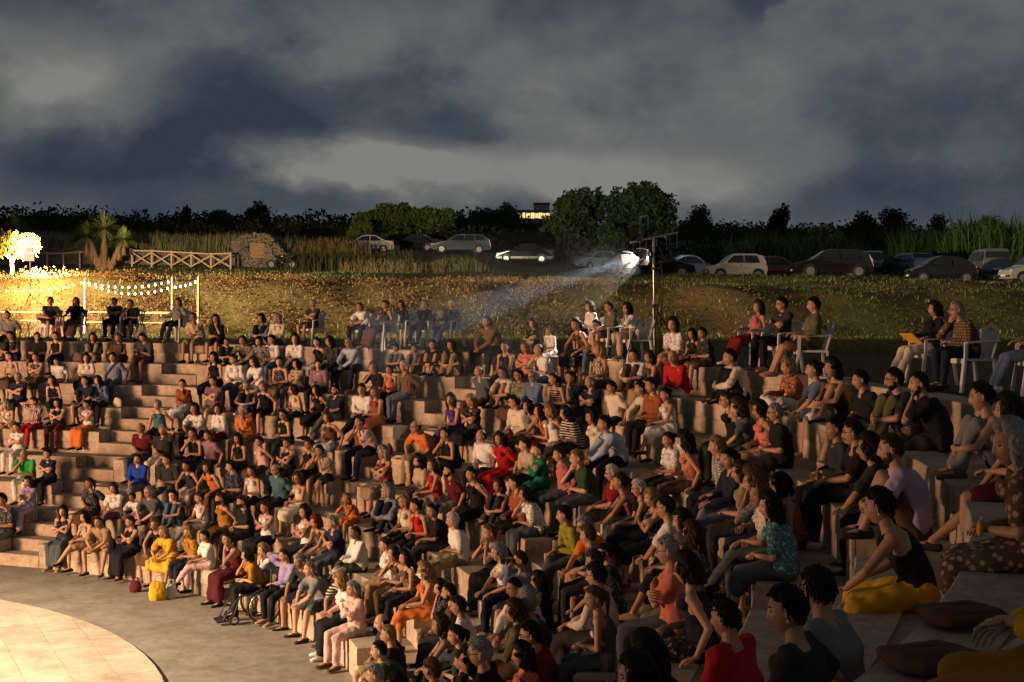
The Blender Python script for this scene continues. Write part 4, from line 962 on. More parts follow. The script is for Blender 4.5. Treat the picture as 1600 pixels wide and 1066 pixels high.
# ---- hair --------------------------------------------------------------------
def zline(P, kind):
    a = np.abs(np.where(P > np.pi, P - 2 * np.pi, P)); d = np.degrees(a)
    return np.interp(d, [0, 35, 60, 80, 95, 115, 180], [.082, .074, .058, .030, -.020, -.055, -.085])
HAIRC = {}
def hair_mesh(kind):
    if kind in HAIRC: return HAIRC[kind]
    r = np.random.default_rng(sum(map(ord, kind))); V = HS[False].copy() if kind != 'long' else HS[True].copy()
    V0 = head_shape(False, False); P = HP; z = V0[:, 2]; a = np.abs(np.where(P > np.pi, P - 2 * np.pi, P))
    zl = zline(P, kind); T = {'short': .015, 'crop': .006, 'bald': .012, 'bob': .026, 'long': .024, 'curly': .030, 'big': .045, 'bun': .014, 'pony': .014}[kind]
    zl = zl + .007 * np.sin(P * 9 + 1) + r.normal(0, .004, len(z)); m = sstn((z - zl) / .026)
    if kind == 'bald': m = m * sstn((.052 - z) / .03) * sstn((a - 1.0) / .5)
    nzv = np.sin(P * 23 + z * 60) * .35 + r.normal(0, .35, len(z)); nzv *= {'curly': 1.3, 'big': 1.2, 'crop': .4}.get(kind, .7)
    th = m * (T + T * .28 * nzv) - (1 - m) * .016
    th += m * T * .6 * np.clip(z / .118, 0, 1)
    n = nv_rows(V0 / np.array((.075, .097, .118)))
    g = G(); g.add(V0 + n * th[:, None], HF)
    def lock(p0, ln, out, w, wave=.012, n_=6):
        pts = []; ph = r.uniform(0, 6); d = np.array((math.sin(p0), -math.cos(p0), 0))
        for i in range(n_):
            f = i / (n_ - 1); b = d * np.array((.082, .100, 1)) * (1 + out * f * .25); c = b * (1 - .15 * f) + np.array((0, .035 * f, .035 - ln * f))
            pts.append(c + np.array((math.sin(ph + f * 9) * wave, math.cos(ph * 1.7 + f * 8) * wave, 0)))
        g.tube(pts, [(w * (1.15 - .7 * (i / (n_ - 1)) ** 2)) for i in range(n_)], 7)
    if kind in ('long', 'bob'):
        nl, ln = (24, .30) if kind == 'long' else (22, .15)
        for i in range(nl):
            p = R(66 + (294 - 66) * i / (nl - 1)); lock(p + r.normal(0, .05), ln * r.uniform(.85, 1.12), 0 if kind == 'long' else .2, .024, .010)
    if kind in ('curly', 'big'):
        rad = .026 if kind == 'curly' else .034
        for i in range(120 if kind == 'curly' else 150):
            q = nv(r.normal(size=3)); q[1] = abs(q[1]) * 1.0 + (-.35 if q[2] > .3 else .0); q = nv(q)
            if q[2] < -.75: continue
            c = q * np.array((.092, .112, .125)) * (1.0 if kind == 'curly' else 1.14) + np.array((0, .012, .012)); s = rad * r.uniform(.6, 1.15)
            g.ball(c, (s, s, s * r.uniform(.7, 1.1)), 7, 5)
        if kind == 'curly':
            for i in range(22): lock(R(72 + 216 * i / 21), .17 * r.uniform(.8, 1.2), .5, .022, .020)
        else:
            for i in range(20): lock(R(76 + 208 * i / 19), .19 * r.uniform(.8, 1.2), 1.2, .026, .024)
    if kind in ('short', 'crop', 'bald', 'bun', 'pony', 'bob', 'long'):      # tufts break up the outline
        cand_ = np.where(m > .35)[0]; nt = {'short': 330, 'crop': 200, 'bald': 110}.get(kind, 230); crown = np.array((0, .03, .12))
        for i in r.choice(cand_, nt):
            p = V0[i] + n[i] * (T * .75); d = p - crown; d = d - n[i] * (d @ n[i]); d = nv(d + r.normal(0, .03, 3)); ln = {'short': .042, 'crop': .018, 'bald': .022}.get(kind, .036) * r.uniform(.6, 1.3)
            if kind == 'short' and p[1] < -.03: d = nv(d + np.array((r.uniform(-.6, .6), .3, .2)))
            g.tube([p - d * ln * .4, p + n[i] * .008 + d * ln * .1, p + d * ln * .7 - n[i] * .002], [(.006, .004), (.009, .005), (.002, .002)], 5, cap=1)
    if kind == 'bun': g.ball((0, .115, .055), (.042, .038, .040), 12, 8)
    if kind == 'pony': g.tube([(0, .10, .05), (0, .145, .02), (.01, .135, -.08), (0, .12, -.20)], [.024, .032, .026, .010], 8)
    for s in (-1, 1):   # eyebrows
        g.tube([(s * .016, -.0915, .031), (s * .032, -.0885, .036), (s * .050, -.076, .030)], [.0035, .004, .002], 5)
    me = g.mesh('hair', smooth=True); HAIRC[kind] = me; return me
def sstn(t): t = np.clip(t, 0, 1); return t * t * (3 - 2 * t)
def nv_rows(A): return A / (np.linalg.norm(A, axis=1)[:, None] + 1e-9)
def extra_mesh(kind):
    if ('x', kind) in HAIRC: return HAIRC[('x', kind)]
    g = G()
    if kind == 'glasses':
        for s in (-1, 1):
            g.torus((s * .032, -.096, .010), (0, 1, 0), .021, .0028, 16, 5); g.tube([(s * .053, -.094, .014), (s * .077, -.04, .014), (s * .078, .02, .010)], [.0028] * 3, 5)
        g.tube([(-.012, -.099, .014), (.012, -.099, .014)], [.0028] * 2, 5)
    elif kind == 'mask':
        V = HS[False].copy(); z = V[:, 2]; m = sstn((-.012 - z) / .012) * sstn((z + .112) / .012) * (HP_abs < 1.15); th = m * .016 - (1 - m) * .02
        g.add(V + nv_rows(V) * th[:, None], HF)
    elif kind == 'beard':
        V = HS[False].copy(); z = V[:, 2]; a = HP_abs
        m = sstn((-.040 - z) / .02) * (a < 1.5) + sstn((.00 - z) / .02) * (a > 1.1) * (a < 1.55); m = np.clip(m, 0, 1) * (1 - .9 * np.exp(-((z + .061) / .011) ** 2 - (V[:, 0] / .02) ** 2))
        th = m * .007 - (1 - m) * .02; g.add(V + nv_rows(V) * th[:, None], HF)
    elif kind == 'cap':
        g.ball((0, .005, .082), (.092, .118, .050), 20, 10); g.tube([(-.06, -.100, .066), (0, -.135, .062), (.06, -.100, .066)], [(.03, .010)] * 3, 8, ref=(0, 1, 0))
    elif kind == 'earring':
        for s in (-1, 1): g.ball((s * .079, .004, -.042), .010, 8, 6)
    me = g.mesh(kind, smooth=True); HAIRC[('x', kind)] = me; return me
HP_abs = np.abs(np.where(HP > np.pi, HP - 2 * np.pi, HP))
# ---- poses: lean, head pitch, head yaw, legs, arms (left, right: target kind) -------
POSES = {
 'n': (9, 8, 0, 'normal', 'lap', 'lap'), 'f': (31, 4, 0, 'wide', 'low', 'low'), 'x': (6, 8, 6, 'normal', 'cross', 'cross2'),
 't': (24, 6, -8, 'normal', 'lapx', 'chin'), 'd': (13, 8, 5, 'normal', 'seat', 'seat'), 'b': (-16, 6, 0, 'out', 'back', 'back'),
 'k': (20, 8, -6, 'up', 'shin', 'shin'), 'l': (7, 8, 8, 'crossed', 'knee', 'knee'), 'r': (-9, 6, 0, 'out', 'rest', 'rest'),
 'y': (-8, 8, 10, 'ankle', 'rest', 'shinr'), 'e': (34, 2, 0, 'normal', 'cheek', 'cheek'), 'o': (12, 4, 0, 'normal', 'cam', 'cam'),
 'h': (4, 10, -14, 'normal', 'lapx', 'headside'), 'w': (40, 4, 0, 'normal', 'down', 'down'), 'p': (16, 24, 0, 'normal', 'phone', 'phone'),
 'u': (15, 9, 26, 'normal', 'lap', 'lap'), 'v': (22, 6, -20, 'crossed', 'lap', 'knee2'), 'z': (11, 10, -12, 'normal', 'seat', 'lapx'), 'a': (27, 12, 14, 'wide', 'knee2', 'low'),
 'c': (-4, 8, 6, 'normal', 'cross', 'cross2'), 'q': (16, 8, 0, 'cross_floor', 'knee2', 'lapx'), 's': (12, 8, 0, 'stretch', 'lap', 'knee')}
POSE_WORDS = {'u': 'hands in lap, head turned', 'v': 'with crossed legs, leaning forward', 'z': 'one hand on the bench', 'a': 'hunched forward, one hand on knee', 'n': 'hands in lap', 'f': 'leaning forward, elbows on knees', 'x': 'with folded arms', 't': 'resting chin on hand', 'd': 'with hands on the bench', 'b': 'leaning back', 'k': 'hugging raised knees', 'l': 'with crossed legs',
 'r': 'reclining in armchair', 'y': 'ankle crossed over knee in armchair', 'e': 'with chin in both hands', 'o': 'holding a camera to the face', 'h': 'one hand on head', 'w': 'propped forward on straight arms', 'p': 'bent over a phone', 'c': 'folded arms in armchair', 'q': 'sitting cross-legged', 's': 'with one leg stretched out'}
SKEL = {}
def skeleton(pose, fem, drop_):
    key = (pose, fem, drop_)
    if key in SKEL: return SKEL[key]
    lean, hp, hy, legs, aL, aR = POSES[pose]; S = {}; sh = .165 if fem else .19; hipx = .088
    pel = np.array((0, 0, .105)); p = pel.copy(); S['spine'] = [p.copy()]
    for ln, f in ((.120, .2), (.140, .9), (.125, 1.35), (.052, 1.5)):
        a = R(lean * f); p = p + np.array((0, -math.sin(a) * ln, math.cos(a) * ln)); S['spine'].append(p.copy())
    nb = S['spine'][-1]; a = R(lean * .7 + hp * .4); ntop = nb + np.array((0, -math.sin(a) * .075, math.cos(a) * .075))
    M = Matrix.Rotation(R(hy), 3, 'Z') @ Matrix.Rotation(R(hp), 3, 'X')      # pitch: +X rotation sends -Y down
    hc = ntop + np.array(M @ Vector((0, -.018, .098))); S['nb'] = nb; S['ntop'] = ntop; S['hc'] = hc; S['hM'] = M
    S['top'] = hc[2] + .128
    ax = nv(S['spine'][4] - S['spine'][2]); fwdv = np.cross((1, 0, 0), ax)
    chest = S['spine'][3]; floor = -drop_
    S['hip'] = {s: pel + np.array((s * hipx, -.02, -.01)) for s in (-1, 1)}; S['knee'] = {}; S['ank'] = {}; S['toe'] = {}
    for s in (-1, 1):
        hx = S['hip'][s]; pole = (s * .12, -.6, 1); toe = np.array((s * .25, -1, 0))
        if legs == 'normal': t = np.array((s * .12, -.42 - (.05 if s > 0 else 0), floor + .085))
        elif legs == 'wide': t = np.array((s * .20, -.42, floor + .085)); pole = (s * .5, -.6, 1)
        elif legs == 'out': t = np.array((s * .13, -.60, floor + .085))
        elif legs == 'up': t = np.array((s * .10, -.40, .085 if drop_ > .3 else .085)); t[2] = .085 - .02
        elif legs == 'crossed': t = np.array((.08, -.44, floor + .085)) if s > 0 else np.array((.20, -.62, floor + .24)); pole = (s * .1, -.6, 1) if s > 0 else (-.1, -.3, 1)
        elif legs == 'ankle': t = np.array((.12, -.45, floor + .085)) if s > 0 else np.array((.16, -.46, .21)); pole = (s * .1, -.6, 1) if s > 0 else (-1, -.3, .35); toe = toe if s > 0 else np.array((1, -.4, .2))
        elif legs == 'cross_floor': t = np.array((-s * .12, -.30, .07)); pole = (s * 1, -.4, .35); toe = np.array((-s, -.4, 0))
        elif legs == 'stretch': t = np.array((s * .12, -.44, floor + .085)) if s > 0 else np.array((-.16, -.70, floor + .085))
        l1, l2 = (.425, .415)
        k_, t = ik(hx, t, l1, l2, pole); S['knee'][s] = k_; S['ank'][s] = t
        S['toe'][s] = nv(toe)
    S['sho'] = {s: S['spine'][3] * .25 + S['spine'][4] * .75 + np.array((s * sh, 0, -.015)) for s in (-1, 1)}; S['elb'] = {}; S['wri'] = {}; S['hd'] = {}; S['pn'] = {}
    for s, kd in ((1, aL), (-1, aR)):
        a0 = S['sho'][s]; pole = np.array((s * .6, .5, -.7)); kn = S['knee'][s]; hv = None; hcM = lambda v: hc + np.array(M @ Vector(v)); pn = np.array((0, 0, -1.))
        if kd == 'lap': t = np.array((s * .045, -.25 - (.02 if s > 0 else 0), .215 if s > 0 else .235)); hv = (-s * .8, -.6, -.1)
        elif kd == 'lapx': t = np.array((-s * .02, -.30, .225)); hv = (-s, -.35, -.1)
        elif kd == 'low': t = (S['knee'][1] + S['knee'][-1]) / 2 + np.array((s * .04, -.06, .10)); hv = (-s * .6, -.7, -.2); pole = np.array((s * 1, -.2, -.3))
        elif kd == 'cross': t = chest + np.array((-.10, -.20, -.12)); hv = (-1, .15, .1); pole = np.array((s * .8, -.1, -.8)); pn = np.array((0, 1., 0))
        elif kd == 'cross2': t = chest + np.array((.09, -.17, -.085)); hv = (1, .2, .15); pole = np.array((s * .8, -.1, -.8)); pn = np.array((0, 1., 0))
        elif kd == 'chin': t = hcM((s * .035, -.105, -.17)); hv = (-s * .2, .25, 1); pole = np.array((s * .5, -.6, -1)); pn = np.array((0, 1., .3))
        elif kd == 'cheek': t = hcM((s * .075, -.085, -.17)); hv = (-s * .1, .3, 1); pole = np.array((s * .7, -.5, -1)); pn = np.array((-s, .3, 0))
        elif kd == 'cam': t = hcM((s * .075, -.16, -.06)); hv = (-s * .35, .1, .9); pole = np.array((s * .7, -.2, -1)); pn = np.array((-s, .3, 0))
        elif kd == 'headside': t = hcM((s * .125, -.02, -.03)); hv = (-s * .4, .25, .9); pole = np.array((s * 1, -.4, -.3)); pn = np.array((-s, 0, 0))
        elif kd == 'seat': t = np.array((s * .29, -.02, .075)); hv = (s * .15, -1, -.25); pole = np.array((s * .4, 1, 0))
        elif kd == 'back': t = np.array((s * .25, .24, .075)); hv = (s * .4, .9, -.2); pole = np.array((s * .3, 1, .3))
        elif kd == 'down': t = np.array((s * .20, -.36, .09)); hv = (0, -1, -.4); pole = np.array((s * 1, .2, 0))
        elif kd == 'shin': t = (S['knee'][s] * .45 + S['ank'][s] * .55) * np.array((.25, 1, 1)) + np.array((s * .03, -.075, .0)); hv = (-s, -.1, -.1); pole = np.array((s * 1, .1, -.4)); pn = np.array((0, 1., 0))
        elif kd == 'knee': t = S['knee'][-1] * .8 + S['hip'][-1] * .2 + np.array((s * .05, -.01, .13)); hv = (-s * .5, -.8, -.25)
        elif kd == 'knee2': t = kn * .85 + S['hip'][s] * .15 + np.array((0, 0, .12)); hv = (0, -1, -.4)
        elif kd == 'rest': t = np.array((s * .28, -.22, .265)); hv = (0, -1, -.2)
        elif kd == 'shinr': t = np.array((.0, -.40, .33)); hv = (.8, -.5, -.2)
        elif kd == 'phone': t = np.array((s * .05, -.34, .31)); hv = (-s * .4, -.8, .2); pn = np.array((0, -.2, 1.))
        e, w = ik(a0, t, .275, .245, pole); S['elb'][s] = e; S['wri'][s] = w; S['hd'][s] = nv(hv); q = pn - S['hd'][s] * (pn @ S['hd'][s]); S['pn'][s] = nv(q)
    SKEL[key] = S
    return S
def fingers(g, S, s, k=1.0):
    w, d, n = S['wri'][s], S['hd'][s], S['pn'][s]; l = np.cross(n, d) ; kn = w + d * .085
    for off, ln in ((-.030, .066), (-.010, .078), (.010, .073), (.029, .058)):
        p = kn + l * off; q = p + (d * .85 + n * .35 + l * off * 3) * ln * .55; r_ = q + (d * .55 + n * .75) * ln * .48
        g.tube([p - d * .012, q, r_], [.0092 * k, .0086 * k, .0070 * k], 6)
    p = w + d * .03 - l * .036 * s; q = p + (d * .75 - l * .55 * s + n * .25) * .04; r_ = q + (d * .95 + n * .2) * .034
    g.tube([p, q, r_], [.0115 * k, .0100 * k, .0080 * k], 6)
BODY = {}
def torso_r(fem):
    return [(.178, .130), (.168, .122), (.174, .128), (.158, .098), (.074, .064)] if not fem else [(.186, .132), (.142, .110), (.148, .114), (.128, .090), (.064, .058)]
def body_mesh(pose, fem, dr):
    key = (pose, fem, dr)
    if key in BODY: return BODY[key]
    S = skeleton(pose, fem, dr); g = G(); k = .88 if fem else 1.0
    g.tube(S['spine'], torso_r(fem), 14)
    g.tube([S['nb'] - (0, 0, .02), S['ntop'], S['hc'] - np.array(S['hM'] @ Vector((0, -.01, .03)))], [.062 * k, .054 * k, .052 * k], 10)
    if fem:
        for s in (-1, 1): g.ball(S['spine'][3] * .65 + S['spine'][2] * .35 + np.array((s * .068, -.088, 0)), (.058, .05, .056), 10, 7)
    for s in (-1, 1):
        g.tube([S['nb'] - (0, 0, .035), S['sho'][s]], [.058 * k, .056 * k], 10)
        g.tube([S['sho'][s], S['sho'][s] * .5 + S['elb'][s] * .5, S['elb'][s]], [.054 * k, .046 * k, .037 * k], 10)
        g.tube([S['elb'][s], S['elb'][s] * .65 + S['wri'][s] * .35, S['wri'][s]], [.038 * k, .039 * k, .025 * k], 10)
        g.tube([S['wri'][s] - S['hd'][s] * .01, S['wri'][s] + S['hd'][s] * .05, S['wri'][s] + S['hd'][s] * .085], [(.030 * k, .019), (.040 * k, .016), (.039 * k, .013)], 10, ref=np.cross(S['pn'][s], S['hd'][s]))
        h, kn, an = S['hip'][s], S['knee'][s], S['ank'][s]
        g.tube([h, h * .6 + kn * .4, kn], [.085, .074, .055], 12); g.tube([kn, kn * .68 + an * .32, kn * .3 + an * .7, an], [.054, .055, .040, .034], 10)
        t = S['toe'][s]; b = an - (0, 0, .045)
        g.tube([b - t * .05, b + t * .06 + (0, 0, .008), b + t * .15 - (0, 0, .015)], [(.034, .036), (.040, .032), (.036, .018)], 10, ref=np.cross(t, (0, 0, 1)))
    me0 = remesh(g, .0105, 2, .42)
    bm = bmesh.new(); bm.from_mesh(me0); bpy.data.meshes.remove(me0)
    ex = G(); Mh = Matrix.Translation(Vector(S['hc'])) @ S['hM'].to_4x4(); ex.join(HEADG[fem], Mh)
    for s in (-1, 1): fingers(ex, S, s, k)
    tm = ex.mesh('x', smooth=True); bm.from_mesh(tm); bpy.data.meshes.remove(tm)
    me = bpy.data.meshes.new('person'); bm.to_mesh(me); bm.free(); me.polygons.foreach_set('use_smooth', [True] * len(me.polygons))
    me.materials.append(None); me.materials.append(EYE); me.materials.append(LIPS)
    BODY[key] = me
    return me
def cloth_mesh(kind, pose, fem, dr):
    key = ('c', kind, pose, fem, dr)
    if key in BODY: return BODY[key]
    S = skeleton(pose, fem, dr); g = G(); sp = S['spine']; tr = torso_r(fem); e = .015; k = .90 if fem else 1.0
    up_ = kind in 'TLSVBP'
    if up_:
        loose = {'B': .022, 'L': .018, 'T': .018, 'P': .018}.get(kind, .009)
        rr_ = [(a + loose, b + loose) for a, b in tr]
        bot = sp[0] + np.array((0, -.005, .02))
        if kind in 'SV':
            g.tube([bot, sp[1], sp[2], sp[2] * .35 + sp[3] * .65], [rr_[0], rr_[1], rr_[2], (rr_[3][0] - .012, rr_[3][1] + .010)], 14)
            for s in (-1, 1):
                a = sp[3] + np.array((s * .075, -.085 * (1 if not fem else .95), -.02)); b = S['nb'] + np.array((s * .085, -.01, -.012)); c = sp[3] + np.array((s * .07, .080, -.02))
                g.tube([a, a * .5 + b * .5 + (0, -.012, .018), b + (0, 0, .022), c * .5 + b * .5 + (0, .014, .018), c], [(.030 if kind == 'S' else .014, .012)] * 5, 8, ref=(1, 0, 0))
        else:
            g.tube([bot] + sp[1:4] + [sp[4] - (0, 0, .012)], rr_[:4] + [(.080 if not fem else .072, .068)], 14)
            for s in (-1, 1):
                g.tube([S['nb'] - (0, 0, .04), S['sho'][s]], [.064 * k + .006, .062 * k + .006], 10)
                if kind in 'TBP': q = S['sho'][s] * .32 + S['elb'][s] * .68; g.tube([S['sho'][s], q], [.060 * k + .010, .056 * k + (.020 if kind == 'B' else .013)], 10)
                if kind == 'L':
                    w = S['wri'][s] * .88 + S['elb'][s] * .12
                    g.tube([S['sho'][s], S['elb'][s]], [.060 * k + .010, .045 * k + .012], 10); g.tube([S['elb'][s], w], [.045 * k + .012, .032 * k + .009], 10)
        if fem:
            for s in (-1, 1): g.ball(sp[3] * .65 + sp[2] * .35 + np.array((s * .068, -.090, 0)), (.062 + loose * .5, .056 + loose * .5, .060), 10, 7)
    else:
        h, kn, an = S['hip'], S['knee'], S['ank']; fit = {'j': .010, 'p': .016, 's': .020, 'k': .018, 'l': .022}[kind]
        g.tube([sp[0] - (0, 0, .03), sp[0] + (0, 0, .05), sp[1] * .6 + sp[0] * .4], [(tr[0][0] + .006, tr[0][1] + .010), (tr[0][0] + .004, tr[0][1] + .006), (tr[1][0] + .006, tr[1][1] + .006)], 14)
        for s in (-1, 1):
            end = kn[s] if kind != 's' else h[s] * .22 + kn[s] * .78
            g.tube([h[s], h[s] * .6 + kn[s] * .4, end], [.088 + fit * .6, .076 + fit, .057 + fit + (.012 if kind == 's' else 0)], 12)
            if kind in 'pj':
                a2 = an[s] * .93 + kn[s] * .07; g.tube([kn[s], kn[s] * .5 + a2 * .5, a2], [.056 + fit, .052 + fit, .042 + fit], 10)
            if kind == 'l':
                a2 = an[s] * .88 + kn[s] * .12; g.tube([kn[s], a2], [.080, .085], 10)
            if kind == 'k':
                a2 = an[s] * .30 + kn[s] * .70; g.tube([kn[s], a2], [.076, .078], 10)
        if kind in 'kl':
            mk = (kn[1] + kn[-1]) / 2; ma = (an[1] + an[-1]) / 2; w = abs(kn[1][0] - kn[-1][0]) / 2
            g.tube([sp[0], mk], [(.12, .085), (max(.05, w), .066)], 12)
            f = .88 if kind == 'l' else .30; g.tube([mk, mk * (1 - f) + ma * f], [(max(.05, w), .07), (max(.06, w + .03), .07)], 12)
    me = remesh(g, .0125, 2, .5); wrinkle(me, .0036 if kind in 'SVj' else .0062, 24, sum(map(ord, kind + pose)))
    me.materials.append(None); BODY[key] = me
    return me
def shoe_mesh(pose, fem, dr, s):
    key = ('shoe', pose, fem, dr, s)
    if key in BODY: return BODY[key]
    S = skeleton(pose, fem, dr); an, t = S['ank'][s], S['toe'][s]; b = an - np.array((0, 0, .05)); g = G(); rf = np.cross(t, (0, 0, 1))
    g.tube([b - t * .055, b + t * .02 + (0, 0, .006), b + t * .09 - (0, 0, .004), b + t * .165 - (0, 0, .014)], [(.040, .036), (.045, .042), (.047, .032), (.036, .020)], 12, ref=rf)
    g.tube([b - t * .06 - (0, 0, .026), b + t * .09 - (0, 0, .028), b + t * .17 - (0, 0, .028)], [(.042, .009), (.049, .009), (.038, .009)], 12, ref=rf)
    me = g.mesh('shoe', smooth=True); me.materials.append(None); BODY[key] = me
    return me
EYE = mat('eye', (.03, .02, .015), .15, .1, 3); LIPS = mat('lips', (.34, .11, .085), .5, .2, 30)
SKIN = {'a': mat('skin_fair', (.52, .30, .20), .55, .16, 14, .12, 60, sub=.1), 'b': mat('skin_tan', (.42, .225, .135), .55, .18, 14, .12, 60), 'c': mat('skin_olive', (.34, .18, .105), .55, .18, 14, .12, 60), 'd': mat('skin_deep', (.095, .045, .026), .5, .2, 14, .12, 60)}
HAIRCOL = {'dk': (.010, .007, .006), 'br': (.040, .020, .010), 'bl': (.26, .155, .065), 'gr': (.26, .25, .24), 'wh': (.55, .53, .50), 'rd': (.16, .022, .010), 'lb': (.10, .052, .022)}
def hair_mat(c):
    n = 'hair_' + c
    if n in MATS: return MATS[n]
    col = HAIRCOL[c]; m, N, L, b = new_mat(n); tc = N.new('ShaderNodeTexCoord'); mp = N.new('ShaderNodeMapping'); mp.inputs['Scale'].default_value = (90, 90, 9); L.new(tc.outputs['Object'], mp.inputs[0])
    ns = N.new('ShaderNodeTexNoise'); ns.inputs['Scale'].default_value = 1; ns.inputs['Detail'].default_value = 4; L.new(mp.outputs[0], ns.inputs['Vector'])
    rp = N.new('ShaderNodeValToRGB'); L.new(ns.outputs[0], rp.inputs[0]); rp.color_ramp.elements[0].position = .3; rp.color_ramp.elements[1].position = .7
    rp.color_ramp.elements[0].color = (*[x * .5 for x in col], 1); rp.color_ramp.elements[1].color = (*[min(1, x * 1.35) for x in col], 1)
    L.new(rp.outputs[0], b.inputs['Base Color']); b.inputs['Roughness'].default_value = .62; b.inputs['Specular IOR Level'].default_value = .18
    bp = N.new('ShaderNodeBump'); bp.inputs['Strength'].default_value = .7; bp.inputs['Distance'].default_value = .006; L.new(ns.outputs[0], bp.inputs['Height']); L.new(bp.outputs[0], b.inputs['Normal'])
    MATS[n] = m; return m
CLOTH = {'black': (.012, .012, .013), 'charcoal': (.030, .030, .032), 'navy': (.014, .018, .038), 'grey': (.19, .19, .19), 'slate': (.075, .092, .105), 'white': (.70, .68, .65), 'cream': (.62, .55, .43), 'beige': (.44, .35, .25), 'tan': (.33, .22, .13), 'brown': (.095, .055, .032), 'rust': (.26, .075, .030), 'orange': (.58, .17, .035), 'coral': (.62, .19, .13), 'pink': (.46, .14, .15), 'pale pink': (.62, .42, .39), 'mauve': (.24, .14, .19), 'red': (.42, .015, .018), 'dark red': (.17, .010, .012), 'maroon': (.10, .012, .016), 'burgundy': (.07, .010, .018), 'purple': (.085, .045, .22), 'lilac': (.42, .33, .48), 'lavender': (.30, .25, .46), 'cobalt blue': (.015, .060, .42), 'denim blue': (.10, .15, .24), 'light blue': (.36, .43, .54), 'teal': (.055, .15, .17), 'green': (.035, .32, .065), 'emerald green': (.008, .13, .070), 'dark green': (.030, .055, .022), 'olive': (.12, .115, .055), 'yellow green': (.26, .24, .022), 'mustard': (.36, .17, .020), 'yellow': (.66, .37, .025), 'khaki': (.25, .20, .12), 'grey blue': (.17, .20, .27)}
def cloth_mat(spec):
    """colour or colour/pattern"""
    n = 'cloth_' + spec.replace(' ', '_').replace('/', '_')
    if n in MATS: return MATS[n]
    cn, _, pat = spec.partition('/'); col = CLOTH[cn]
    if not pat:
        m = mat(n, tuple(min(.9, c * 1.06) for c in col), .88, .22, 5, .25, 260, spec=.2, bdist=.003); return m
    m, N, L, b = new_mat(n); tc = N.new('ShaderNodeTexCoord'); b.inputs['Roughness'].default_value = .9; b.inputs['Specular IOR Level'].default_value = .2
    lum = sum(col) / 3; alt = ((.55, .48, .40) if pat == 'striped' else tuple(min(.5, c * 3 + .10) for c in col)) if lum < .15 else tuple(c * .30 for c in col)
    if pat in ('striped', 'plaid'):
        mp = N.new('ShaderNodeMapping'); L.new(tc.outputs['Object'], mp.inputs[0])
        w = N.new('ShaderNodeTexWave'); w.bands_direction = 'Z' if pat == 'striped' and cn == 'black' else 'X'; w.inputs['Scale'].default_value = 7; w.inputs['Distortion'].default_value = .6; L.new(mp.outputs[0], w.inputs[0]); fac = w.outputs['Fac']
        if pat == 'plaid':
            w2 = N.new('ShaderNodeTexWave'); w2.bands_direction = 'Z'; w2.inputs['Scale'].default_value = 8; L.new(mp.outputs[0], w2.inputs[0])
            mm = N.new('ShaderNodeMath'); mm.operation = 'MULTIPLY'; L.new(fac, mm.inputs[0]); L.new(w2.outputs['Fac'], mm.inputs[1]); fac = mm.outputs[0]; alt = tuple(min(.6, c * 3 + .03) for c in col)
        lo, hi = .5, .6
    else:
        v = N.new('ShaderNodeTexVoronoi'); v.inputs['Scale'].default_value = 22 if pat == 'floral' else 34; nn = N.new('ShaderNodeTexNoise'); nn.inputs['Scale'].default_value = 21; nn.inputs['Detail'].default_value = 4
        L.new(tc.outputs['Object'], v.inputs['Vector']); L.new(tc.outputs['Object'], nn.inputs['Vector'])
        mm = N.new('ShaderNodeMath'); mm.operation = 'ADD'; L.new(v.outputs['Distance'], mm.inputs[0]); L.new(nn.outputs[0], mm.inputs[1]); fac = mm.outputs[0]; lo, hi = .74, .92
    rp = N.new('ShaderNodeValToRGB'); L.new(fac, rp.inputs[0]); rp.color_ramp.elements[0].position = lo; rp.color_ramp.elements[1].position = hi
    a, c2 = (alt, col) if pat not in ('striped', 'plaid') else (col, alt)
    rp.color_ramp.elements[0].color = (*a, 1); rp.color_ramp.elements[1].color = (*c2, 1); L.new(rp.outputs[0], b.inputs['Base Color'])
    MATS[n] = m; return m
def setm(o, m):
    o.material_slots[0].link = 'OBJECT'; o.material_slots[0].material = m
    return o
def person(loc, rz, pose, fem, top, topc, bot, botc, hair, hairc, skin='b', dr=TIER_H, sc=1.0, mirror=False, ex=(), shoe='charcoal', label=None, group=None):
    S = skeleton(pose, fem, dr)
    o = link('person', body_mesh(pose, fem, dr), None, loc, (0, 0, rz), (-sc if mirror else sc, sc, sc)); setm(o, SKIN[skin]); tag(o, label, 'person', group)
    names = {'T': 't_shirt', 'L': 'shirt', 'S': 'sleeveless_top', 'V': 'strap_top', 'B': 'blouse', 'P': 'polo_shirt', 'p': 'trousers', 'j': 'jeans', 's': 'shorts', 'k': 'skirt', 'l': 'long_skirt'}
    setm(link(names[top], cloth_mesh(top, pose, fem, dr), o), cloth_mat(topc)); setm(link(names[bot], cloth_mesh(bot, pose, fem, dr), o), cloth_mat(botc))
    for s in (-1, 1):
        if shoe: setm(link('shoe', shoe_mesh(pose, fem, dr, s), o), cloth_mat(shoe))
    Mh = Matrix.Translation(Vector(S['hc'])) @ S['hM'].to_4x4()
    def headpart(nm, me, m):
        q = link(nm, me, o); q.matrix_local = Mh
        if not me.materials: me.materials.append(None)
        setm(q, m)
    if hair != 'none': headpart('hair', hair_mesh(hair), hair_mat(hairc))
    for x in ex:
        if x == 'gl': headpart('glasses', extra_mesh('glasses'), BLACK)
        elif x == 'mk': headpart('face_mask', extra_mesh('mask'), cloth_mat('white'))
        elif x == 'mkb': headpart('face_mask', extra_mesh('mask'), cloth_mat('black'))
        elif x == 'bd': headpart('beard', extra_mesh('beard'), hair_mat(hairc))
        elif x == 'cap': headpart('flat_cap', extra_mesh('cap'), cloth_mat('beige'))
        elif x == 'er': headpart('earring', extra_mesh('earring'), PLASTIC)
    return o, S
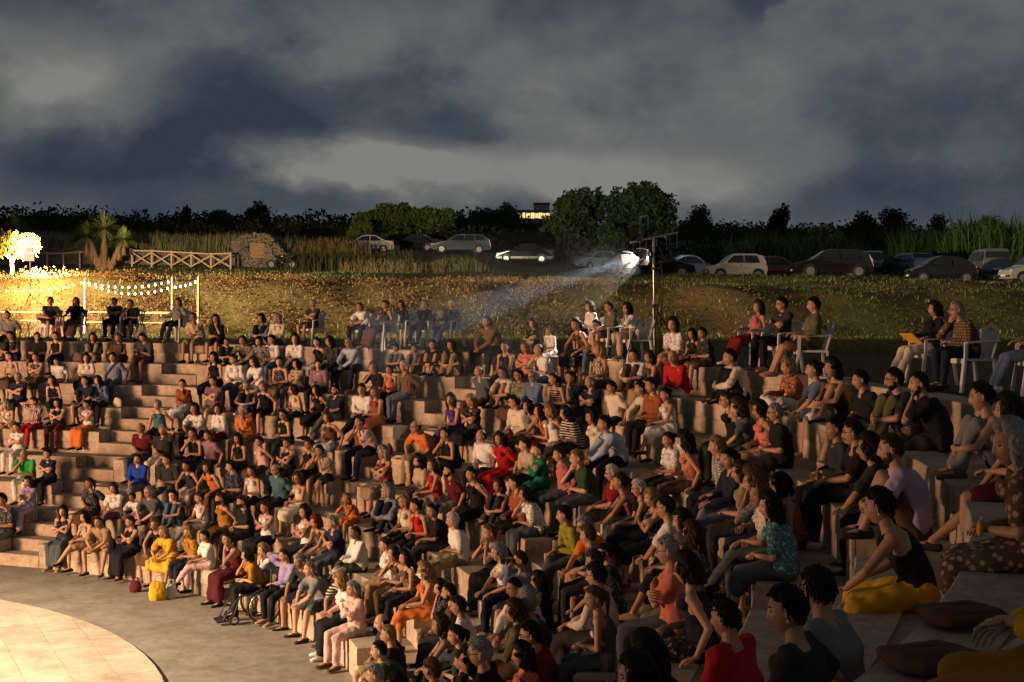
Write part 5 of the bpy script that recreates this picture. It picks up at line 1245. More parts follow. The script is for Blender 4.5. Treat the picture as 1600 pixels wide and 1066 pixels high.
# ------------------------------------------------------------------ the audience
# pixel of the crown of the head, sex, top, bottom, hair, pose, skin, extras (C<y>: on an armchair whose feet stand at pixel row y)
CROWD = '''
78 467 m T charcoal s brown short dk y b C533
118 469 f T black l brown long br r b C532
179 469 m T charcoal p black short dk c b C531 gl
208 469 m T black p charcoal short dk t b C531
277 469 f B grey/printed p black bob br r b C535
489 472 m T charcoal s brown short gr c b C540
573 474 m T white p black crop dk f c C544
600 481 f S charcoal l brown bun dk r b C548
630 474 f L black s cream long dk n b C541
662 473 f L black p charcoal bob gr r b C541
704 470 m T navy j denim_blue short wh r b C541
927 474 f T white k black curly dk n b C558
958 474 m L olive s brown crop br n b C562 gl
994 474 f B white p beige bob dk t b C566
1182 471 f V pink l dark_red curly br r b C574
1222 465 m L charcoal p black short dk c b C582 gl
1268 465 m L olive s brown short dk r b C592
1457 472 f L black p cream bob dk r b C600
1517 471 m L brown/plaid j navy crop gr t b C612 gl
1626 470 m L grey j denim_blue short dk r b C618
10 491 m T grey p charcoal crop dk n b
301 489 m T beige s khaki crop dk t c gl
336 492 f T black s charcoal long dk t b
407 491 f L grey_blue p black bob dk k b
433 491 f L cream s brown bob gr n b
760 494 m L brown/plaid p black short dk f b
832 498 f T black k black bob dk n b
857 510 f T white k white short br n b kid
899 498 f S brown k black/floral pony dk n b
931 500 m T pale_pink/printed j denim_blue short br l b gl
1050 496 f T white/printed s pink bob dk n a
1081 508 f S charcoal s brown long dk n b kid
1097 511 m T black/printed s brown short dk n b kid
15 523 m T dark_green p charcoal short dk k b
58 523 m T black s charcoal short dk n b
86 520 f S black k black bun dk n a
144 521 m L charcoal p khaki curly dk k b
183 522 f V brown/printed l brown curly lb k b
220 521 m T charcoal/plaid s brown short dk p b ph
354 523 m T charcoal p black crop dk k b kid
378 525 m L olive/floral p charcoal short br f b
403 527 f T grey j slate bob dk n a
423 524 f T white j denim_blue bun dk n a DG
459 522 f T white j slate bob dk n a
494 528 f S black k cream short br n a
516 526 f L charcoal/plaid p charcoal long dk n b
544 528 m L light_blue p navy crop gr f b gl
618 531 m T grey j slate short dk k b kid
647 531 f T mauve p grey short dk k b kid
675 531 m L black s khaki crop dk k b
704 531 f T black p khaki long dk k b
787 533 f S black k charcoal bun dk n b
820 534 f B coral k brown bob lb x b
840 537 m P white j denim_blue bald dk t b
934 538 f S brown/striped k brown big bl n b
988 546 m T white p brown short br k a
1011 550 f V brown l tan curly br n b
1049 547 m L red p cream bald gr n b
1140 544 m L cream p black short dk k b
1229 561 f L rust/floral p white bob bl q b
1273 561 f T denim_blue s white bun dk n b
1299 561 f V mustard s black curly dk k b
1341 579 m T black p olive short dk n b D16
1395 576 m T charcoal p olive short dk k b bd gl D15
1437 565 m T black p charcoal crop dk t b bd D15
1534 598 f S black p grey short dk k b D10.5
1575 603 f T dark_green s burgundy long dk s b D9.5
15 550 f V beige k brown short br n a
55 553 f V brown/printed k brown short br x a
88 560 m T white/printed s pink short br n a kid
134 553 f B cream k charcoal curly dk n a
175 551 m L grey_blue j slate short dk d a strap
333 551 f S black k black long dk n a
366 554 f L white j slate bun dk n a
396 558 f T white p grey bob br n a
436 558 f V charcoal/floral k olive pony dk n a
462 562 f B beige/printed p mauve long dk x a
497 562 m L mauve p charcoal short dk n a
582 566 f T black k charcoal bob lb t b
607 571 f V coral/printed p black bun br n b
630 565 m L brown/plaid j grey_blue short wh d b
784 573 m T cream/floral s brown short dk k b gl
809 577 f B olive/printed k brown short dk n b gl
831 579 m L denim_blue p charcoal short gr l b bd gl
864 583 f V black/striped k charcoal pony br n b
890 580 m T navy p charcoal short br t b
921 587 m T navy p charcoal bald gr x b
953 598 m T cream/plaid p charcoal short dk d b
1000 597 f L cream p black short dk f b
1038 607 f S white/printed k white bun dk l b
27 583 m P navy p charcoal short gr x a gl
79 589 f V black k dark_green curly br n a
131 588 m P navy s charcoal crop br f a
154 588 f L denim_blue p black long dk n a
283 593 f L rust k white/floral bun br t a
332 588 m P mauve/striped s khaki short br x a
384 596 f S black p charcoal short gr k a
409 599 f S black s black bob bl d a
457 602 f V cream k black/floral bob br n a gl
492 603 f S black k black long dk n b
523 603 m P navy j slate crop dk n b bd
563 600 m L white p black short br n b
583 604 f S rust l rust long lb n b
702 615 f S purple k purple long br n b
735 617 f T black/printed k black bob bl x b
804 618 m L cream p maroon short dk n b gl
842 632 f S rust/printed l red long dk t b
858 633 f S white k cream bob bl d b
883 635 f B black/striped k charcoal bob dk n b
923 641 f L cream s tan big dk d b
943 650 m L light_blue p black short dk f b strap
1134 612 f S black p dark_green bun br n b gl
1153 619 f V black k black curly dk t b
1185 627 f S coral/printed k tan bob dk n b gl
1209 630 m P black p charcoal crop gr n b gl
1309 649 f S pink s charcoal bun dk k b gl D13
1331 657 m T black p black short dk n b gl D13
1360 664 f T charcoal p black bob dk f b gl D12.5
1393 668 m T lilac s brown crop br k b bd D11.5
8 630 f V cream p tan bob gr n a
51 630 f T maroon/striped p red short br h a
89 630 f S black p maroon/printed long dk x a
134 626 f S white l orange bun dk x b
339 632 f L white p burgundy bob br n b
377 635 m T orange p khaki short wh t b
440 641 f S black p charcoal bun dk n a gl grey_sleeve
510 644 f V brown s white bob br n b
561 650 m P pale_pink p navy short dk e b
650 657 m T orange p khaki bald br w b gl
694 668 f S black k black bun dk t b
25 668 f B white p white short br x a
252 664 m T charcoal p cream short gr h b
300 669 f V black l black short br t b
323 673 m P mauve p charcoal crop br d b
370 681 f S black k black long dk n b
403 683 f S pale_pink k brown short dk d b
447 685 f S black p black bun br x b
481 686 f S black k black bun dk n c
498 696 m T beige s charcoal short dk e b
750 671 m L white p charcoal bald dk n b
780 676 f B red/floral l red curly dk n b
810 691 m P white p charcoal short dk n b kid
839 693 f L emerald_green l emerald_green bun br x b er
872 699 m L pink j slate crop br d b
954 727 m T dark_red p black short wh n b gl D14
1042 676 f T white/printed p charcoal bun br n b
1067 678 f S coral/printed k brown big dk n b mk
1138 702 m L navy j grey_blue short dk n b D12.5
1154 722 f T khaki p charcoal bob br n b D12.5
1176 735 f B grey/floral p navy big lb t b D12
1219 742 f V rust l burgundy bob dk n b D9.5
36 706 m T green p white bald gr t b
73 706 f T navy p black short dk x a
214 714 m L cobalt_blue p grey bun br n a
262 710 m T charcoal j slate short dk n b
289 720 f V charcoal k cream short dk n b
322 722 f S orange/printed k brown long br n b
361 720 m T navy/floral p charcoal short dk n b
391 728 f S white p charcoal bun dk n b
430 725 m T teal p charcoal bald br d b gl
462 739 f V cream k cream curly br n b gl
653 711 m T beige s charcoal curly dk n b bd
674 717 f V red k beige/floral curly br n b
699 725 m P maroon s grey short dk n b bd
736 730 f S black k black bun dk d b
776 749 f V black/floral p charcoal curly br k b
2 757 m T charcoal/printed p grey short dk n b
42 747 f B lavender l lilac curly br x a
177 760 f B white k mauve/striped bob br l a
206 771 f T white s pale_pink bun dk f c kid
231 760 m T slate p charcoal crop gr n a gl
269 769 f V black j denim_blue pony dk k b
310 774 f S white p grey bun br n b
343 770 f S mustard k brown bun br n b mkb
376 775 m T black p charcoal short br n b mkb
413 784 f S white/printed k black bun br x b
493 806 f V brown p khaki bob rd n b
518 806 m T navy j slate short gr x b
541 773 f B orange/floral s orange curly bl e b kid
603 757 m L grey_blue p navy curly gr k b
629 774 f S cream p black curly bl n b
650 780 f S red p black bun dk n b
674 787 f T black p charcoal bun dk n b
706 802 m P white p khaki short wh n b
767 813 f V black l black bun lb e b
880 791 f L yellow_green j slate short dk n b
912 807 m T orange s beige short gr n b gl
996 750 f V black p charcoal short wh n b gl D14
1016 765 f S black/floral k black bob bl n b D13.6
1040 776 m T white s black short dk f b gl D13.5
1064 797 f V black k black long dk n b D12
1042 838 m T coral j slate crop gr n b gl D12
1071 862 f S navy k black/floral bob dk n b gl D10.3
131 806 f V beige/floral s tan bob dk l a
152 820 m T tan s tan crop br f b
202 807 f S black l black short br x b
241 811 f S black k brown curly lb n b
253 834 f B yellow k yellow bob bl f b
292 823 f B mustard/floral p black bob bl n b
318 834 f B white p pale_pink short dk l c
354 832 f S maroon l burgundy bun dk t b
442 866 m L lavender p black crop br h b
554 825 m L white s dark_green crop br n d
600 840 f B white p tan bun br n b
614 853 f V brown p brown bob br t b
631 861 f V brown/printed p black curly dk n b
661 880 f V orange k orange curly bl l b mk
529 887 m T black/striped s charcoal short gr n b cap
550 909 f L pale_pink p pale_pink short gr x b
622 970 m L cream p charcoal short dk f d
700 911 m L brown p charcoal crop dk n b bd
737 949 f L black p charcoal bob dk n b D14.5
748 992 m T black p beige short gr n b gl D14
718 1022 m T black s charcoal crop br n b kid D14
811 862 m L grey_blue s navy short br o b D14.5
838 896 f T charcoal p black long dk n b gl D13
821 926 m T charcoal p black short gr n b D14
802 938 f L olive p brown bob br n b gl D13.8
828 971 m L dark_red p charcoal short dk n b gl D13.5
812 1006 f T coral/floral p navy curly dk n b D12.5
940 851 f T black p black bun dk n b D12.5
929 880 m L cream p charcoal short dk n b gl D10.5
1005 989 f T charcoal p black long dk n b D10.5
985 1028 f L black p charcoal bob dk n b D10
1128 937 m T red p charcoal crop dk n b D9
1265 952 m T grey p charcoal short dk n b gl D6.2
1222 996 f T charcoal p black short dk n b er D5.7
1373 764 f S black k yellow short dk n b er D8.6
1577 661 f B brown/floral k brown/floral curly gr n b D7
1662 742 f L yellow p mustard bob bl n b D5.6
'''
def head_offset(pose, fem, dr, sc):
    S = skeleton(pose, fem, dr); h = S['hc'] + np.array(S['hM'] @ Vector((0, 0, .128))); return h * sc
TH = np.radians(np.arange(-6, 150, .1))
AIM = np.array((CX, CY))
def solve_seat(x, y, pose, fem, sc, ks=range(9), yaw=0, dist=None):
    best = None; h = head_offset(pose, fem, TIER_H, sc)
    for k in ks:
        for off in ((.26, .34, .20, .42, .14, .50) if pose not in 'kq' else (.42, .5, .34, .56, .28)):
            r = tier_r(k) + off; px_ = CX + r * np.sin(TH); py_ = CY + r * np.cos(TH); z = tier_z(k)
            rz = -TH + yaw
            # facing the centre: forward -Y rotated by rz
            c, s_ = np.cos(rz), np.sin(rz); hx = px_ + c * h[0] - s_ * h[1]; hy = py_ + s_ * h[0] + c * h[1]; hz = z + h[2]
            ok = hy > 3.5
            q = np.stack([hx, hy, np.full_like(hx, hz - CAM_H)], 1); w = q @ np.array(fwd); u = 800 + F_PX * (q @ np.array(rt)) / w; v = 533 - F_PX * (q @ np.array(up)) / w
            d = u - x; cr_ = np.where((d[:-1] * d[1:] <= 0) & ok[:-1] & (np.abs(d[:-1] - d[1:]) < 60))[0]
            for i in cr_:
                f = d[i] / (d[i] - d[i + 1] + 1e-12); th = TH[i] + (TH[i + 1] - TH[i]) * f; vy = v[i] + (v[i + 1] - v[i]) * f
                e = abs(vy - y) + abs(off - (.26 if pose not in 'kq' else .42)) * 6 + (abs(hy[i] - dist) * 5 if dist else (40 if TH[i] > 2.0 else 0))
                if best is None or e < best[0]: best = (e, k, off, th, vy)
    return best
EXTRA_WORDS = {'gl': None, 'mk': 'white face mask', 'mkb': 'black face mask', 'cap': 'flat cap', 'kid': None, 'er': 'pearl earrings', 'ph': 'lit phone', 'strap': 'cross-body strap', 'DG': 'black letters on chest'}
TOPW = {'T': 't-shirt', 'L': 'long-sleeved shirt', 'S': 'sleeveless top', 'V': 'strappy top', 'B': 'blouse', 'P': 'polo shirt'}
BOTW = {'p': 'trousers', 'j': 'jeans', 's': 'shorts', 'k': 'skirt', 'l': 'long skirt'}
def cw(spec): a, _, b = spec.partition('/'); return (b + ' ' if b else '') + a
people = []
for ln in CROWD.strip().splitlines():
    f = ln.split(); x, y = float(f[0]), float(f[1]); fem = f[2] == 'f'; top, topc, bot, botc, hair, hairc, pose, skin = f[3], f[4].replace('_', ' '), f[5], f[6].replace('_', ' '), f[7], f[8], f[9], f[10]
    people.append(dict(x=x, y=y, fem=fem, top=top, topc=topc, bot=bot, botc=botc, hair=hair, hairc=hairc, pose=pose, skin=skin, ex=f[11:]))
rp_ = random.Random(5)
for p in people:                                   # nobody sits quite like the neighbour
    if p['pose'] == 'n' and not any(e in ('DG', 'ph') or e[0] == 'C' for e in p['ex']):
        p['pose'] = rp_.choice('nnnuuuvvzzlldfaax' if p['bot'] != 'l' else 'nnuuzzd')
def dress(p): return p['topc'] == p['botc'] and p['bot'] in 'kl' and p['top'] in 'SVBTL'
LOG = []
for p in people:
    p['sc'] = rp_.uniform(.99, 1.06) * (.96 if p['fem'] else 1.0) * (.74 if 'kid' in p['ex'] else 1)
    ch = [e for e in p['ex'] if e[0] == 'C' and e[1:].isdigit()]
    p['chair'] = int(ch[0][1:]) if ch else None; p['yaw'] = R(rp_.uniform(-13, 13)); p['mirror'] = rp_.random() < .5 and 'DG' not in p['ex']
    if p['chair']:
        b = on_z(p['x'], p['chair'], Z_TER); D = b.y; q = at(p['x'], p['y'], D); p['pos'] = Vector((q.x, D, Z_TER)); d = AIM + np.array((0, 2)) - np.array((q.x, D)); p['rz'] = math.atan2(d[0], -d[1]) + p['yaw']; p['k'] = -1
        S = skeleton(p['pose'], p['fem'], .43); zt = q.z - Z_TER - .43; p['sc'] = min(1.12, max(.86, zt / (S['top'])))
    else:
        dd = [float(e[1:]) for e in p['ex'] if e[0] == 'D' and e[1:2].isdigit()]; s = solve_seat(p['x'], p['y'], p['pose'], p['fem'], p['sc'], yaw=p['yaw'], dist=dd[0] if dd else None)
        if s is None: LOG.append(('unplaced', p['x'], p['y'])); p['pos'] = None; continue
        e, k, off, th, vy = s; p['k'] = k; r = tier_r(k) + off; p['th'] = math.degrees(th); p['rz'] = -th + p['yaw']
        p['pos'] = Vector((CX + r * math.sin(th), CY + r * math.cos(th), tier_z(k))); p['err'] = vy - p['y']
        ppm = F_PX / p['pos'].y; hz_ = head_offset(p['pose'], p['fem'], TIER_H, 1)[2]; p['sc'] *= min(1.09, max(.90, 1 + (vy - p['y']) / ppm / hz_))
        if abs(vy - p['y']) > 12: LOG.append((int(p['x']), int(p['y']), k, round(p['th']), round(vy - p['y'])))
people = [p for p in people if p['pos'] is not None]
# the packed middle blocks: dim figures in the remaining places
rf = random.Random(11); DIMT = ['black', 'charcoal', 'navy', 'brown', 'maroon', 'dark green', 'grey', 'slate', 'white', 'beige', 'rust', 'mauve', 'olive', 'cream', 'teal']
for k in range(1, 9):
    for w, (t0, t1) in enumerate(((STAIRS[0], STAIRS[1]), (STAIRS[1], STAIRS[2]), (STAIRS[2], STAIRS[3]))):
        r = tier_r(k) + .26; hw = math.degrees(.62 / r)
        if (k, w) in ((1, 0), (2, 0), (1, 1), (1, 2)): continue
        occ = sorted([p['th'] for p in people if p.get('k') == k and t0 < p['th'] < t1])
        pts = [t0 + hw * .5] + occ + [t1 - hw * .3]
        for a, b in zip(pts[:-1], pts[1:]):
            gap = R(b - a) * r; nf = int(gap / .60) - 1
            for i in range(nf):
                if rf.random() < .30: continue
                t = a + (b - a) * (i + 1) / (nf + 1) + rf.uniform(-.3, .3); fem = rf.random() < .55; q = dict(fem=fem, top=rf.choice('SVTB' if fem else 'TTPL'), topc=rf.choice(DIMT) + rf.choice(['', '', '', '/printed', '/floral'] if fem else ['', '', '', '/plaid']), bot=rf.choice('kplj' if fem else 'psj'), botc=rf.choice(['black', 'charcoal', 'navy', 'slate', 'brown', 'khaki']), hair=rf.choice(['long', 'bob', 'curly', 'bun', 'pony'] if fem else ['short', 'crop', 'short', 'bald']), hairc=rf.choice(['dk', 'dk', 'br', 'br', 'gr', 'lb', 'bl']), pose=rf.choice('nuvzlxtfad'), skin=rf.choice('abbc'), ex=[], sc=rf.uniform(.98, 1.05) * (.96 if fem else 1), chair=None, k=k, th=t, yaw=R(rf.uniform(-14, 14)), mirror=rf.random() < .5)
                q['rz'] = -R(t) + q['yaw']; q['pos'] = Vector(pol(t, r + rf.uniform(-.04, .08), tier_z(k))); q['x'], q['y'] = pix(q['pos'] + Vector((0, 0, .8))); people.append(q)
for i, a in enumerate(people):
    for b in people[i + 1:]:
        if a['k'] == b['k'] and (a['pos'] - b['pos']).length < .36: LOG.append(('close', a['x'], a['y'], b['x'], b['y'], a['k'], round((a['pos'] - b['pos']).length, 2)))
print('CROWD', len(people), LOG)
# ---- labels that single each one out
WEDGE = ['leftmost seating block', 'second seating block', 'third seating block', 'fourth seating block', 'nearest block at right']
ROWW = {0: 'on the top edge', 1: 'eighth row', 2: 'seventh row', 3: 'sixth row', 4: 'fifth row', 5: 'fourth row', 6: 'third row', 7: 'second row', 8: 'front row', -1: 'on a terrace armchair'}
def wedge(p):
    if p['k'] < 0: return None
    return sum(p['th'] > s for s in STAIRS[:4])
for p in people:
    if dress(p): base = f"person in {cw(p['topc'])} dress"
    else: base = f"person in {cw(p['topc'])} {TOPW[p['top']]}"
    if 'kid' in p['ex']: base = 'child' + base[6:]
    xs = [EXTRA_WORDS[e] for e in p['ex'] if EXTRA_WORDS.get(e)]
    p['base'] = base; p['xw'] = (' with ' + xs[0]) if xs else ''
    p['bw'] = '' if dress(p) else f" and {cw(p['botc'])} {BOTW[p['bot']]}"
def cand(p):
    row = ROWW[p['k']]; w = wedge(p); loc = '' if w is None else ', ' + row + ', ' + WEDGE[w]
    if w is None:
        yield p['base'] + p['xw'] + p['bw'] + ' in terrace armchair'
        yield p['base'] + p['bw'] + ', ' + POSE_WORDS[p['pose']]
    yield p['base'] + p['xw'] + p['bw'] + loc
    yield p['base'] + p['bw'] + loc
    yield p['base'] + p['xw'] + loc
    yield p['base'] + loc + ', ' + POSE_WORDS[p['pose']]
    nb = sorted((q for q in people if q is not p and q['topc'] != p['topc']), key=lambda q: (q['pos'] - p['pos']).length)
    for q in nb[:6]: yield p['base'] + ', ' + row + ', beside ' + q['base']
    for q in nb[:6]: yield p['base'] + p['bw'] + ', beside ' + q['base']
allc = {}
for p in people:
    p['c'] = [c for c in cand(p) if len(c.replace(',', '').split()) <= 16]
from collections import Counter
lv = Counter()
for p in people:
    for c in set(p['c']): lv[c] += 1
used = set()
for p in people:
    # prefer a phrase true of this one only, and long enough to be found
    opts = [c for c in p['c'] if lv[c] == 1 and c not in used and len(c.split()) >= 4]
    good = [c for c in opts if len(c.split()) >= 7] or opts
    p['label'] = good[0] if good else p['c'][-1]
    used.add(p['label'])
print('LABELS', len(people), len(used))
# ---- armchairs
def chair_parts():
    P = {}
    g = G(); g.box((0, 0, .42), (.46, .45, .03)); g.box((0, -.215, .40), (.44, .03, .06)); P['seat'] = g.mesh('seat')
    g = G(); n = 7
    for i in range(n): g.bar((-.19 + .38 * i / (n - 1), .20, .43), (-.205 + .41 * i / (n - 1), .30, .80), .038, .018, ref=(0, 1, 0))
    g.tube([(-.23, .29, .78), (0, .325, .85), (.23, .29, .78)], [(.03, .016)] * 3, 8, ref=(0, 0, 1)); P['backrest'] = g.mesh('backrest', smooth=False)
    for s in (-1, 1):
        g = G(); g.tube([(s * .25, -.20, .64), (s * .265, .0, .655), (s * .25, .26, .66)], [(.032, .016)] * 3, 8, ref=(1, 0, 0)); g.bar((s * .245, -.205, .42), (s * .25, -.205, .645), .045, .03); P[('armrest', s)] = g.mesh('armrest')
        for y, l in ((-1, 'f'), (1, 'b')): g = G(); g.bar((s * .225, y * .205, .43), (s * .255, y * .265, 0), .055, .035, ref=(0, 1, 0)); P[('leg', s, y)] = g.mesh('leg')
    for m in P.values(): m.materials.append(PLASTIC)
    return P
CP = chair_parts()
def armchair(loc, rz, label):
    t = empty('plastic_armchair', loc, rz, label, 'chair', 'white plastic armchairs on the terrace')
    for k_, m in CP.items(): link(k_ if isinstance(k_, str) else k_[0], m, t)
    return t
SHOES = ['charcoal', 'black', 'brown', 'tan', 'white', 'charcoal', 'black']
for p in people:
    ex = p['ex']; dr = .43 if p['chair'] else TIER_H
    loc = p['pos'].copy()
    if p['chair']:
        armchair(loc, p['rz'], 'white armchair of ' + (p['base'] + p['bw'] if sum(q['chair'] is not None and q['base'] + q['bw'] == p['base'] + p['bw'] for q in people) == 1 else p['base'] + ', ' + POSE_WORDS[p['pose']])); loc.z += .437
    else: loc.z += .004
    o, S = person(loc, p['rz'], p['pose'], p['fem'], p['top'], p['topc'], p['bot'], p['botc'], p['hair'], p['hairc'], p['skin'], dr, p['sc'], p['mirror'], [e for e in ex if e in ('gl', 'mk', 'mkb', 'bd', 'cap', 'er')], rp_.choice(SHOES), p['label'], 'audience')
    p['o'] = o; p['S'] = S
    if 'DG' in ex:      # lettering on the shirt front
        cu = bpy.data.curves.new('lettering', 'FONT'); cu.body = 'D&G'; cu.size = .115; cu.align_x = 'CENTER'; cu.extrude = .0015
        to = bpy.data.objects.new('lettering', cu); COL.objects.link(to); dg = bpy.context.evaluated_depsgraph_get(); tm = bpy.data.meshes.new_from_object(to.evaluated_get(dg)); bpy.data.objects.remove(to); tm.materials.clear(); tm.materials.append(cloth_mat('black'))
        c = S['spine'][2] * .3 + S['spine'][3] * .7; link('lettering', tm, o, c + np.array((0, -.185, -.03)), (R(84), 0, 0))
    if 'strap' in ex:
        g = G(); sp = S['spine']; g.tube([S['sho'][1] + (-.05, -.02, .065), sp[3] + (.03, -.160, 0), sp[2] + (-.06, -.168, 0), sp[1] + (-.16, -.10, .0)], [(.018, .005)] * 4, 8, ref=(1, 0, 0)); m_ = g.mesh('bag_strap', smooth=True); m_.materials.append(BLACK); link('bag_strap', m_, o)
    if 'ph' in ex:
        w = (S['wri'][1] + S['wri'][-1]) / 2 + np.array((0, -.09, .03)); wp = o.matrix_basis @ Vector(w)
        ph = empty('phone', wp, p['rz'], 'phone with a glowing screen in the hands of the plaid-shirted person', 'phone'); g = G(); g.box((0, 0, 0), (.075, .012, .15), rot=(R(-38), 0, 0)); g.obj('phone_body', BLACK, ph); g = G(); g.box((0, .0085, .0066), (.068, .003, .138), rot=(R(-38), 0, 0)); g.obj('screen', mat('phone_screen', (1, 1, 1), .3, 0, emis=(.85, .95, 1), estr=4), ph)
    if p['pose'] == 'o':
        w = S['hc'] + np.array(S['hM'] @ Vector((0, -.17, .0))); wp = o.matrix_basis @ Vector(w); q = empty('camera_body', wp, p['rz'], 'black camera held up by the person in the grey blue shirt', 'camera')
        g = G(); g.box((0, 0, 0), (.13, .06, .085)); g.obj('camera_box', BLACK, q, bev=.008); g = G(); g.cyl((0, -.06, 0), (0, 1, 0), .033, .07, 14); g.obj('lens', BLACK, q)
def find(x, y): return min(people, key=lambda p: (p['x'] - x) ** 2 + (p['y'] - y) ** 2)
# ------------------------------------------------------------------ wheelchair and its user
wp = on_z(398, 970, 0); wrz = math.atan2((AIM[0] - wp.x), -(AIM[1] - wp.y)) - .25
wc = empty('wheelchair', wp, wrz, 'black wheelchair with large spoked wheels on the orchestra floor', 'wheelchair')
for s in (-1, 1):
    g = G(); g.torus((s * .29, .10, .305), (1, 0, 0), .285, .018, 32, 6); w = g.obj('wheel', RUBBER, wc, True)
    g = G(); g.torus((s * .33, .10, .305), (1, 0, 0), .255, .009, 32, 5); g.obj('hand_rim', STEEL, w, True)
    g = G()
    for i in range(16): g.bar((s * .29, .10, .305), (s * .29, .10 + .27 * math.cos(i * .3927), .305 + .27 * math.sin(i * .3927)), .004)
    g.cyl((s * .29, .10, .305), (1, 0, 0), .03, .06, 10); g.obj('spokes', STEEL, w)
    g = G(); g.torus((s * .22, -.40, .09), (1, 0, 0), .075, .018, 16, 6); g.obj('caster', RUBBER, wc, True)
    g = G(); g.tube([(s * .22, -.40, .17), (s * .22, -.36, .30), (s * .23, -.30, .50), (s * .23, .22, .50)], [.013] * 4, 8); g.tube([(s * .23, .20, .30), (s * .23, .24, .92), (s * .23, .34, .95)], [.013] * 3, 8); g.tube([(s * .23, -.30, .50), (s * .20, -.52, .20), (s * .18, -.58, .08)], [.012] * 3, 8); g.obj('frame', BLACK, wc, True)
    g = G(); g.box((s * .26, -.05, .70), (.05, .32, .03)); g.obj('armrest', BLACK, wc, bev=.01); g = G(); g.box((s * .12, -.60, .07), (.17, .16, .015), rot=(.2, 0, 0)); g.obj('footrest', BLACK, wc)
    g = G(); g.tube([(s * .23, .33, .95), (s * .23, .43, .95)], [.018] * 2, 8); g.obj('grip', RUBBER, wc)
g = G(); g.box((0, -.04, .50), (.44, .44, .04)); g.obj('seat', BLACK, wc, bev=.012); g = G(); g.box((0, .235, .72), (.44, .03, .42), rot=(-.06, 0, 0)); g.obj('backrest', BLACK, wc, bev=.01)
person(wp + Vector((math.sin(wrz) * -.06, math.cos(wrz) * .06, .525)), wrz, 't', True, 'B', 'mustard', 'p', 'black', 'bob', 'dk', 'b', .43, .93, False, (), 'black', 'person in mustard blouse sitting in the wheelchair, hand to the face', 'audience')
# ------------------------------------------------------------------ bags, cushions, potted palm, dog
def bag(name, loc, size, m, label, handles=True, rz=0, soft=.7):
    t = empty(name, loc, rz, label, 'bag'); w, d, h = size; g = G()
    g.tube([(0, 0, h * .08), (0, 0, h * .45), (0, 0, h * .95)], [(w * .46, d * .5), (w * .52, d * .5), (w * .40, d * .22)], 14, ref=(1, 0, 0)); me_ = remesh(g, .015, 2, .6); wrinkle(me_, .008, 22, 3); me_.materials.append(m); link('bag_body', me_, t)
    if handles:
        for s in (-1, 1): g = G(); g.tube([(-w * .22, s * d * .12, h * .9), (-w * .15, s * d * .16, h * 1.35), (w * .15, s * d * .16, h * 1.35), (w * .22, s * d * .12, h * .9)], [.009] * 4, 6); g.obj('handle', m, t, True)
    return t
def beside(px, py, dx, k=None, dz=0):
    """a spot on the tread or floor that pixel px, py shows"""
    return on_z(px, py, tier_z(k) if k is not None else 0) + Vector((0, 0, dz))
bag('handbag', on_z(247, 938, 0), (.34, .16, .34), cloth_mat('yellow'), 'large yellow tote bag at the feet of the person in the yellow dress', True, .3)
bag('tote_bag', on_z(268, 935, 0), (.22, .14, .26), cloth_mat('white'), 'white bag on the floor beside the yellow tote bag')
bag('handbag', on_z(212, 925, 0), (.24, .14, .20), cloth_mat('maroon'), 'dark red handbag at the feet of the person in the yellow dress')
bag('plastic_bag', on_z(848, 757, tier_z(5)) , (.32, .2, .30), cloth_mat('white'), 'white plastic bag between the emerald dress and the pink shirt')
bag('handbag', on_z(738, 680, tier_z(3)) + Vector((0, 0, .1)), (.22, .1, .14), cloth_mat('pink'), 'pink handbag in the lap of the black printed t-shirt person')
bag('handbag', Vector((0, 0, 0)) + on_z(92, 528, Z_TER), (.42, .2, .46), cloth_mat('maroon'), 'big dark red bag beside the leftmost pair of armchairs')
bag('straw_bag', on_z(48, 706, tier_z(6)) , (.32, .2, .30), mat('straw_bag', (.40, .28, .14), .9, .4, 40, .5, 80), 'straw basket bag next to the all white outfit')
bag('backpack', on_z(445, 830, tier_z(8)), (.30, .2, .36), cloth_mat('black'), 'black backpack beside the middle stairway near the front')
bag('handbag', on_z(1262, 748, tier_z(3)), (.36, .22, .22), cloth_mat('navy'), 'navy cloth bag behind the person in the black polo shirt', False)
bag('handbag', on_z(270, 735, tier_z(6)), (.36, .24, .20), cloth_mat('grey blue'), 'pale blue bundle behind the person in the cobalt blue shirt', False)
def cushion(loc, m, label, rz=0, w=.42):
    t = empty('cushion', loc, rz, label, 'cushion', 'seat cushions'); g = G(); g.tube([(-w * .32, 0, .05), (w * .32, 0, .05)], [(w * .40, .045)] * 2, 12, ref=(0, 1, 0)); me_ = remesh(g, .014, 3, .5); wrinkle(me_, .004, 18, 2); me_.materials.append(m); link('cushion_pad', me_, t)
for x, l in ((56, 'black cushion on the terrace edge below the leftmost armchair'), (108, 'black cushion on the terrace edge below the person with long hair and bag'), (161, 'black cushion on the terrace edge left of the second armchair pair'), (205, 'black cushion on the terrace edge under the right of the second pair'),
             (1182, 'dark patterned cushion on the terrace edge below the pink dress'), (1450, 'dark cushion on the terrace edge under the yellow folder')):
    b = on_z(x, 560, Z_TER); D = None
    th_ = None
    # nearest terrace-edge point in that column
    best = min(((abs(pix(pol(t, R_TER + .30, Z_TER))[0] - x), t) for t in np.arange(0, 110, .1)), key=lambda q: q[0]); cushion(pol(best[1], R_TER + .30, Z_TER + .002), cloth_mat('black'), l, -R(best[1]))
cushion(on_z(1455, 1045, tier_z(1) + .002), cloth_mat('brown'), 'brown cushion on the tread at the bottom right corner', .3, .48); cushion(on_z(1500, 975, tier_z(1) + .002), cloth_mat('brown'), 'dark brown cushion beside the knee of the person in yellow', .2, .48)
